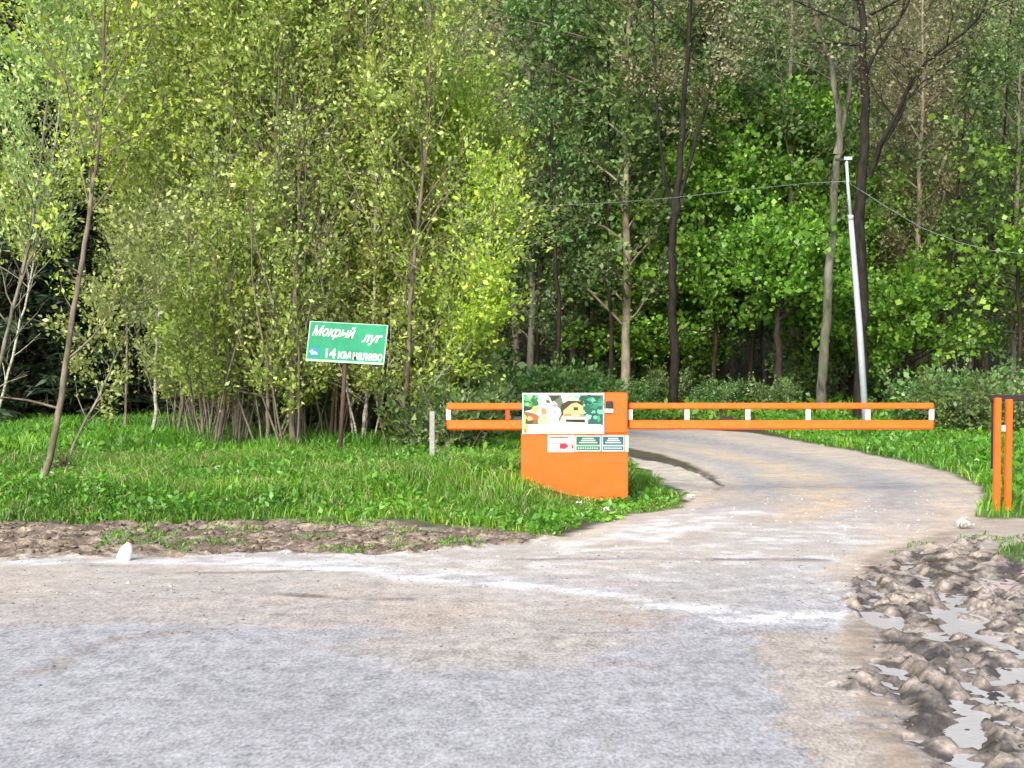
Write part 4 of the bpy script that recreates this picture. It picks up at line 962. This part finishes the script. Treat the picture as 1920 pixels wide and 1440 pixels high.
for i in range(20): p.blob(rg.uniform(.5, .68), rg.uniform(.82, .93), rg.uniform(.015, .035), rg.uniform(.02, .05), [(.2, .6, .15), (.4, .75, .35), (.55, .8, .6)][rg.integers(0, 3)], 3 + i * .05, rg)
for i in range(30): p.blob(rg.uniform(.72, .96), rg.uniform(.34, .92), rg.uniform(.02, .05), rg.uniform(.03, .08), [(.02, .35, .2), (.15, .62, .4), (.003, .06, .04), (.03, .22, .13), (.3, .72, .55)][rg.integers(0, 5)], 4 + i * .05, rg)
p.blob(.66, .92, .045, .05, (.25, .7, .78), 6, rg); p.blob(.24, .9, .04, .05, (.55, .8, .8), 4.5, rg)
p.poly([(.33, .93), (.36, .78), (.45, .90), (.45, .95)], (.03, .03, .02), 6)      # dark branch
p.poly([(.47, .72), (.56, .82), (.72, .80), (.74, .72), (.72, .5), (.47, .45)], (.05, .02, .01), 6)
p.poly([(.50, .50), (.50, .57), (.60, .74), (.66, .77), (.74, .68), (.74, .45), (.50, .43)], (.85, .55, .22), 7)  # yellow hut
p.rect(.505, .43, .735, .50, (.55, .25, .12), 8); p.rect(.625, .58, .68, .66, (.06, .02, .01), 8); p.rect(.60, .44, .70, .48, (.9, .7, .4), 9)
p.poly([(.48, .25), (.48, .38), (.55, .43), (.76, .42), (.80, .36), (.80, .25)], (.86, .84, .66), 9)
p.poly([(.53, .30), (.53, .36), (.765, .36), (.765, .28)], (.015, .006, .008), 10)
p.blob(.40, .50, .055, .22, (.80, .82, .92), 7, rg, j=.12); p.blob(.31, .80, .03, .05, (.12, .08, .05), 8, rg)
p.blob(.40, .70, .04, .04, (.55, .3, .3), 8.5, rg); p.poly([(.375, .58), (.39, .58), (.42, .40), (.41, .42)], (.2, .1, .5), 9)
p.blob(.16, .60, .035, .07, (.9, .62, .12), 8, rg); p.blob(.155, .42, .045, .07, (.75, .10, .03), 9, rg); p.blob(.09, .38, .04, .06, (.8, .38, .22), 8.4, rg)
p.blob(.26, .55, .04, .1, (.5, .25, .12), 7.5, rg); p.blob(.26, .33, .07, .13, (.88, .72, .36), 8.8, rg, j=.1); p.blob(.265, .40, .02, .03, (.55, .3, .1), 9.6, rg)
p.blob(.06, .62, .04, .06, (.02, .02, .01), 8, rg); p.blob(.08, .31, .05, .07, (.09, .05, .02), 8, rg)
p.poly([(.012, .03), (.012, .50), (.05, .42), (.06, .2), (.05, .03)], (.85, .75, .1), 7.7); p.rect(.02, .04, .05, .14, (.5, .2, .08), 10)
p.poly([(.06, .06), (.06, .24), (.96, .24), (.975, .06)], (.80, .86, .88), 11)
p.rect(.2, .02, .975, .055, (.72, .78, .40), 11)
p.build('poster_print', pb, (a[0] - base[0], yf - YB - .001, a[2] - base[2]), (W, H))
place_text('МЫ  С НЕТЕРПЕНИЕМ ЖДЁМ ВАС', H * .11, W * .86, a[0] - base[0] + W * .08, yf - YB - .009, a[2] - base[2] + H * .095, pal((.30, .52, .68)), pb, bold=.01)
# three small notices
s1, a, b = board(1027, 816, 1077, 848, 'notice_board', M['bottle'], .010, YB - .012)
W, H = b[0] - a[0], b[2] - a[2]; p = Print()
p.rect(.08, .82, .78, .93, (.45, .10, .09), 1); p.rect(.03, .48, .62, .54, (.6, .18, .25), 1); p.rect(.05, .22, .5, .42, (.85, .6, .68), 1)
p.poly([(.45, .20), (.45, .48), (.62, .54), (.62, .60), (.80, .38), (.62, .14), (.62, .20)], (.75, .01, .05), 2); p.rect(.9, .2, .97, .46, (.3, .05, .05), 2); p.rect(.03, .14, .5, .18, (.55, .12, .15), 1)
p.build('notice_print', s1, (a[0] - base[0], YB - .0125 - YB, a[2] - base[2]), (W, H))
for (x0, x1, bgc, c1_, c2_) in ((1078.5, 1127, (.01, .12, .09), (.55, .75, .60), (.35, .8, .5)), (1128.5, 1171, (.01, .11, .14), (.6, .75, .9), (.55, .85, .92))):
    s2, a, b = board(x0, 816.5, x1, 847, 'notice_board', M['frame'], .010, YB - .012)
    s2.data.materials.clear(); s2.data.materials.append(pal((.42, .62, .60) if x0 < 1100 else (.5, .62, .72)))
    W, H = b[0] - a[0], b[2] - a[2]; p = Print()
    p.rect(.05, .10, .95, .93, bgc, 1)
    for z0, x_0, x_1 in ((.78, .28, .72), (.66, .22, .78), (.53, .15, .85)): p.rect(x_0, z0, x_1, z0 + .07, c1_, 2)
    p.rect(.05, .34, .95, .42, c2_, 2)
    for i in range(9): p.rect(.1 + i * .09, .16, .16 + i * .09, .27, tuple(q * .75 for q in c1_), 2)
    p.build('notice_print', s2, (a[0] - base[0], -.0125, a[2] - base[2]), (W, H))
mb = MB(); p0 = at(1172, 847, YB); p1 = at(1179, 816, YB); mb.box((p0[0] + .004, YB - .006, p0[2]), (p1[0] - .004, YB + .03, p1[2]), .002); rel(mb.build('bracket', M['frame'], bar))

# ---------------------------------------------------------------- green road sign
YS = gp(0, 880)[1]
pb_ = gp(633, 880); pz = height_at(pb_[0], YS)
sg = thing('road_sign', 'green rectangular sign tilted on a rusty post in front of the thicket', 'sign', (pb_[0], YS, pz))
q0 = at(633, 885, YS) - np.array((pb_[0], YS, pz)); q1 = at(649, 640, YS) - np.array((pb_[0], YS, pz)); q0[2] = -.3
MB().tube([q0 + (0, .05, 0), (q0 + q1) / 2 + (0, .05, 0), q1 + (0, .05, 0)], [.032, .03, .028], 8).build('post', M['rust'], sg, smooth=True)
sc_ = YS / F; cx, cz = at(650.5, 643, YS)[0] - pb_[0], at(650.5, 643, YS)[2] - pz
BW, BH = 147 * sc_, 75 * sc_
R3 = Matrix.Translation((cx, 0, cz)) @ Matrix.Rotation(math.radians(3.1), 4, 'Y') @ Matrix(((1, 0, .06, 0), (0, 1, 0, 0), (0, 0, 1, 0), (0, 0, 0, 1)))
mb = MB(); mb.box((-BW / 2, 0, -BH / 2), (BW / 2, .018, BH / 2), .003); brd = mb.build('sign_board', M['green'], sg); brd.data.transform(R3)
def edge(x0, z0, x1, z1, nm='sign_edge'):
    mb = MB(); mb.box((x0, -.004, z0), (x1, .001, z1), .0); o = mb.build(nm, M['frame'], brd); o.data.transform(R3)
edge(-BW / 2, -BH / 2, BW / 2, -BH / 2 + .028); edge(-BW / 2, -BH / 2 + .0285, -BW / 2 + .014, BH / 2); edge(BW / 2 - .014, -BH / 2 + .0285, BW / 2, BH / 2); edge(-BW / 2 + .0145, BH / 2 - .010, BW / 2 - .0145, BH / 2)
def st(*a_, **k_):
    o = place_text(*a_, **k_); o.data.transform(R3); return o
st('Мокрый', BH * .34, BW * .55, -BW * .455, -.001, BH * .075, M['signwhite'], brd, shear=.4, bold=.02, off=-.02)
st('луг', BH * .26, BW * .26, BW * .185, -.001, -BH * .03 + .0, M['signwhite'], brd, shear=.4, bold=.025)
st('14', BH * .24, BW * .13, -BW * .255, -.001, -BH * .40, M['signwhite'], brd, bold=.03)
st('км', BH * .18, BW * .16, -BW * .095, -.001, -BH * .40, M['signwhite'], brd, bold=.025)
st('налево', BH * .19, BW * .375, BW * .095, -.001, -BH * .415, M['signwhite'], brd, bold=.025)
mb = MB(); k = 20; rr = BH * .125
mb.add([(-BW * .405 + rr * math.cos(6.283 * i / k), -.003, -BH * .27 + rr * math.sin(6.283 * i / k)) for i in range(k)], [list(range(k))]); o = mb.build('roundel', M['blue'], brd, fix=False); o.data.transform(R3)
mb = MB(); mb.add([(-BW * .405 + x * rr, -.0045, -BH * .27 + z * rr) for x, z in ((-.95, .1), (-.3, .55), (-.3, .25), (.2, .1), (.6, -.1), (.8, -.5), (.3, -.35), (-.1, -.5), (-.3, -.3), (-.3, -.6))], [list(range(10))]); o = mb.build('arrow', M['signwhite'], brd, fix=False); o.data.transform(R3)

# wooden stake
g = gp(811, 903); z = height_at(g[0], g[1]); s = g[1] / F
stk = thing('wooden_stake', 'weathered grey wooden stake standing in the grass under the arm end', 'stake', (g[0], g[1], z))
mb = MB(); mb.box((-.034, -.03, -.2), (.03, .03, 98 * s), .006); o = mb.build('stake', M['stake'], stk)
# dark stump by the leaning sapling
g = gp(118, 912); z = height_at(g[0], g[1])
st_ = thing('tree_stump', 'short dark broken stump beside the leaning pale sapling', 'stump', (g[0], g[1], z))
MB().tube([(0, 0, -.1), (.02, 0, .08), (.0, .02, .17), (.04, 0, .26)], [.05, .042, .035, .012], 8).build('stump', M['bark_black' if False else 'rust'], st_, smooth=True)
t = Tree(77)
for i in range(26):
    B = t.path(np.array((0, 0, .1 + .1 * random.random())), np.array((t.rng.normal(), t.rng.normal(), .8)), .28, 4, .25, 0); t.tubes.append((B, np.linspace(.006, .002, 5), 3))
o = obj('broken_twig', t.wood_mesh('broken_twig'), M['rust'], st_); o['kind'] = 'stuff'

# ---------------------------------------------------------------- white metal pole with cables
g = gp(1626, 806); YP = g[1]; z = height_at(g[0], YP); o3 = np.array((g[0], YP, z))
pl = thing('utility_pole', 'slender white metal pole leaning left in front of the dark bare tree', 'pole', o3)
pts = [at(*q, YP) - o3 for q in ((1626, 815), (1612, 620), (1600, 470), (1595, 408))]
pts[0][2] = -.3
MB().tube(pts, [.074, .066, .058, .052], 12).build('lower_shaft', M['pole'], pl, smooth=True)
pts = [at(*q, YP) - o3 for q in ((1595, 408), (1590, 350), (1587, 297))]
MB().tube(pts, [.038, .034, .030], 10).build('upper_shaft', M['pole'], pl, smooth=True)
c0 = at(1595, 408, YP) - o3; MB().tube([c0 - (0, 0, .05), c0 + (0, 0, .05)], .060, 12).build('collar', M['pole'], pl, smooth=True)
c1 = at(1587, 299, YP) - o3; mb = MB(); mb.box((c1[0] - .22, -.03, c1[2] - .03), (c1[0] + .07, .03, c1[2] + .02), .005); mb.build('cross_bracket', M['black'], pl)
mb = MB(); mb.box((c1[0] - .06, -.06, c1[2] - .02), (c1[0] + .11, .0 - .031, c1[2] + .05), .01); mb.build('insulator', M['pole'], pl)
def cable(name, label, pts, Y0, Y1, r, mat):
    n = len(pts); P = np.array([at(p_[0], p_[1], Y0 + (Y1 - Y0) * i / (n - 1)) for i, p_ in enumerate(pts)])
    o = MB().tube(P, r, 5).build(name, mat, None, smooth=True); tag(o, label, 'cable'); return o
cable('overhead_cable', 'thin grey cable running from the pole to the left into the wood', [(1589, 340), (1520, 343), (1440, 351), (1350, 361), (1260, 371), (1150, 380), (1000, 387), (860, 384)], YP, 37, .008, M['cable'])
cable('overhead_cable', 'thin grey cable sagging from the pole to the right picture edge', [(1590, 342), (1622, 362), (1665, 390), (1730, 428), (1800, 455), (1860, 470), (1930, 477), (2050, 470)], YP, 24, .008, M['cable'])

# ---------------------------------------------------------------- two orange catch posts on the right
gpost = gp(1866, 958); YQ = gpost[1]; z = height_at(gpost[0], YQ); s = YQ / F
cp = thing('catch_post', 'pair of orange square posts joined by a small plate at the right edge', 'post', (gpost[0], YQ, z))
for dx, y0, top, wd, dpx in ((2, 0, 746, 11.5, 4), (27, .06, 749, 11.5, 0)):
    p_ = at(1866 + dx, top, YQ); xx = (dx) * s; hw2 = wd * s / 2; zt_ = p_[2] - z
    mb = MB(); Mm = Matrix(((1, 0, .018 if dx == 0 else .006, xx), (0, 1, 0, y0), (0, 0, 1, 0), (0, 0, 0, 1)))
    mb.box((-hw2, -hw2, -.25), (hw2, hw2, zt_), .006, M=Mm); mb.build('post', M['orange'], cp)
p_ = at(1880, 803, YQ); mb = MB(); mb.box((8.5 * s, .02, p_[2] - z - .035), (20.0 * s, .05, p_[2] - z + .03), .004); mb.build('joining_plate', M['white'], cp)
# dark rail behind, running off to the right
p0 = at(1858, 745, 18.2); p1 = at(2150, 752, 18.2)
dr = thing('dark_rail', 'dark tarred rail running right from behind the orange posts', 'rail', (p0[0], 18.2, height_at(p0[0], 18.2)))
zz = p0[2] - dr.location[2]
MB().box((0, -.04, zz - .05), (p1[0] - p0[0], .04, zz + .03), .01).build('beam', M['dark_wood'], dr)
for xx in (.06, 1.75): MB().box((xx - .045, -.035, -.3), (xx + .045, .035, zz - .052), .008).build('support_post', M['dark_wood'], dr)

# ---------------------------------------------------------------- litter
g = gp(230, 1050); z = height_at(g[0], g[1]); s = g[1] / F
bt = thing('plastic_bottle', 'white plastic bottle with reddish brown cap standing in the mud strip', 'bottle', (g[0], g[1], z))
mb = MB(); mb.lathe([(.04, -.01), (.050, .0), (.054, .03), (.052, .06), (.047, .09), (.036, .115), (.024, .13), (.022, .135)], 16)
o = mb.build('body', M['bottle'], bt, smooth=True); o2 = MB().lathe([(.022, .132), (.022, .150), (.019, .153)], 12).build('neck', M['bottle_neck'], bt, smooth=True)
o3_ = MB().lathe([(.025, .149), (.026, .152), (.025, .170), (.022, .172)], 12).build('cap', M['bottle_cap'], bt, smooth=True)
bt.rotation_euler = (.05, math.radians(20), .3)
def scrap(px, py, w, h, label, mat, zoff=.06, nm='paper_scrap', cat='litter'):
    g = gp(px, py); z = height_at(g[0], g[1]); s = g[1] / F; n = 6; rs = np.random.default_rng(int(px))
    X, Yv = np.meshgrid(np.linspace(-.5, .5, n), np.linspace(-.5, .5, n)); Z = rs.random(X.shape) * h * s * .8
    V = np.stack([X.ravel() * w * s * (1 + .2 * rs.normal(size=X.size)), Yv.ravel() * w * s * .7, Z.ravel()], 1)
    top = V + (0, 0, .003); i = np.arange(n * n).reshape(n, n); q = np.stack([i[:-1, :-1].ravel(), i[:-1, 1:].ravel(), i[1:, 1:].ravel(), i[1:, :-1].ravel()], 1)
    o = obj(nm, np_mesh(nm, np.concatenate([V, top]), [q[:, ::-1], q + n * n], smooth=False), mat); o.location = (g[0], g[1], z + zoff); tag(o, label, cat); return o
scrap(1085, 968, 11, 7, 'small white scrap in the grass left of the other one by the road edge', M['litter'], .10)
scrap(1136, 975, 12, 11, 'crumpled white scrap in the grass nearest the road edge', M['litter'], .08)
scrap(1295, 933, 13, 7, 'white scrap on the dirt tip between verge and curving road', M['litter'], .03)
scrap(1586, 821, 13, 9, 'pale scrap in the grass of the right bank under the arm', M['litter'], .18)
scrap(1830, 889, 12, 8, 'light green scrap in the grass just left of the orange posts', pal((.45, .8, .35)), .14)
scrap(1811, 992, 24, 26, 'pale grey broken stone at the road edge below the orange posts', M['litter'], .0, 'broken_stone', 'stone')
# labels of the copies: say between which findable things each stands, and which of them it is
MARKS = [(-400, 'the left picture edge'), (90, 'the leaning brown tree'), (285, 'the slender pale upright tree'), (400, 'the dark crooked base'), (548, 'the tall dark stem left of the sign'), (635, 'the sign post'),
         (750, 'the dark trunk right of the sign'), (840, 'the left end of the arm'), (978, 'the left edge of the cabinet'), (1178, 'the right edge of the cabinet'), (1265, 'the forked tree'), (1455, 'the black forked maple'),
         (1545, 'the mossy tree'), (1620, 'the white pole'), (1748, 'the right end of the arm'), (1866, 'the orange posts'), (2600, 'the right picture edge')]
ORD = ['leftmost', 'second from left', 'third from left', 'fourth from left', 'fifth from left', 'sixth from left', 'seventh from left', 'eighth from left', 'ninth from left']
SHORT = {}
bins = {}
for o, px, row, lb in RELABEL:
    i = max(k for k, (m, _) in enumerate(MARKS) if m <= max(px, -399)); bins.setdefault((row, lb.split(' in')[0].split(' at')[0].split(' just')[0].split(' standing')[0].split(' packed')[0], i), []).append((px, o))
RW = {'near': 'front row', 'back': 'second row', 'wood': 'front of the wood', 'wood2': 'second row of the wood', 'shrub': 'front row', 'shrub2': 'row behind'}
for (row, lb, i), v in bins.items():
    v.sort(key=lambda t: t[0]); i = min(i, len(MARKS) - 2)
    for n, (px, o) in enumerate(v):
        t_ = (ORD[min(n, 8)] + ' ' if len(v) > 1 else '') + lb + ', ' + RW[row] + ', right of ' + MARKS[i][1]
        o['label'] = ' '.join(t_.split()[:16])
print('leaves', NLEAF, 'forest', cnt, 'tris', sum(len(m.polygons) for m in bpy.data.meshes))
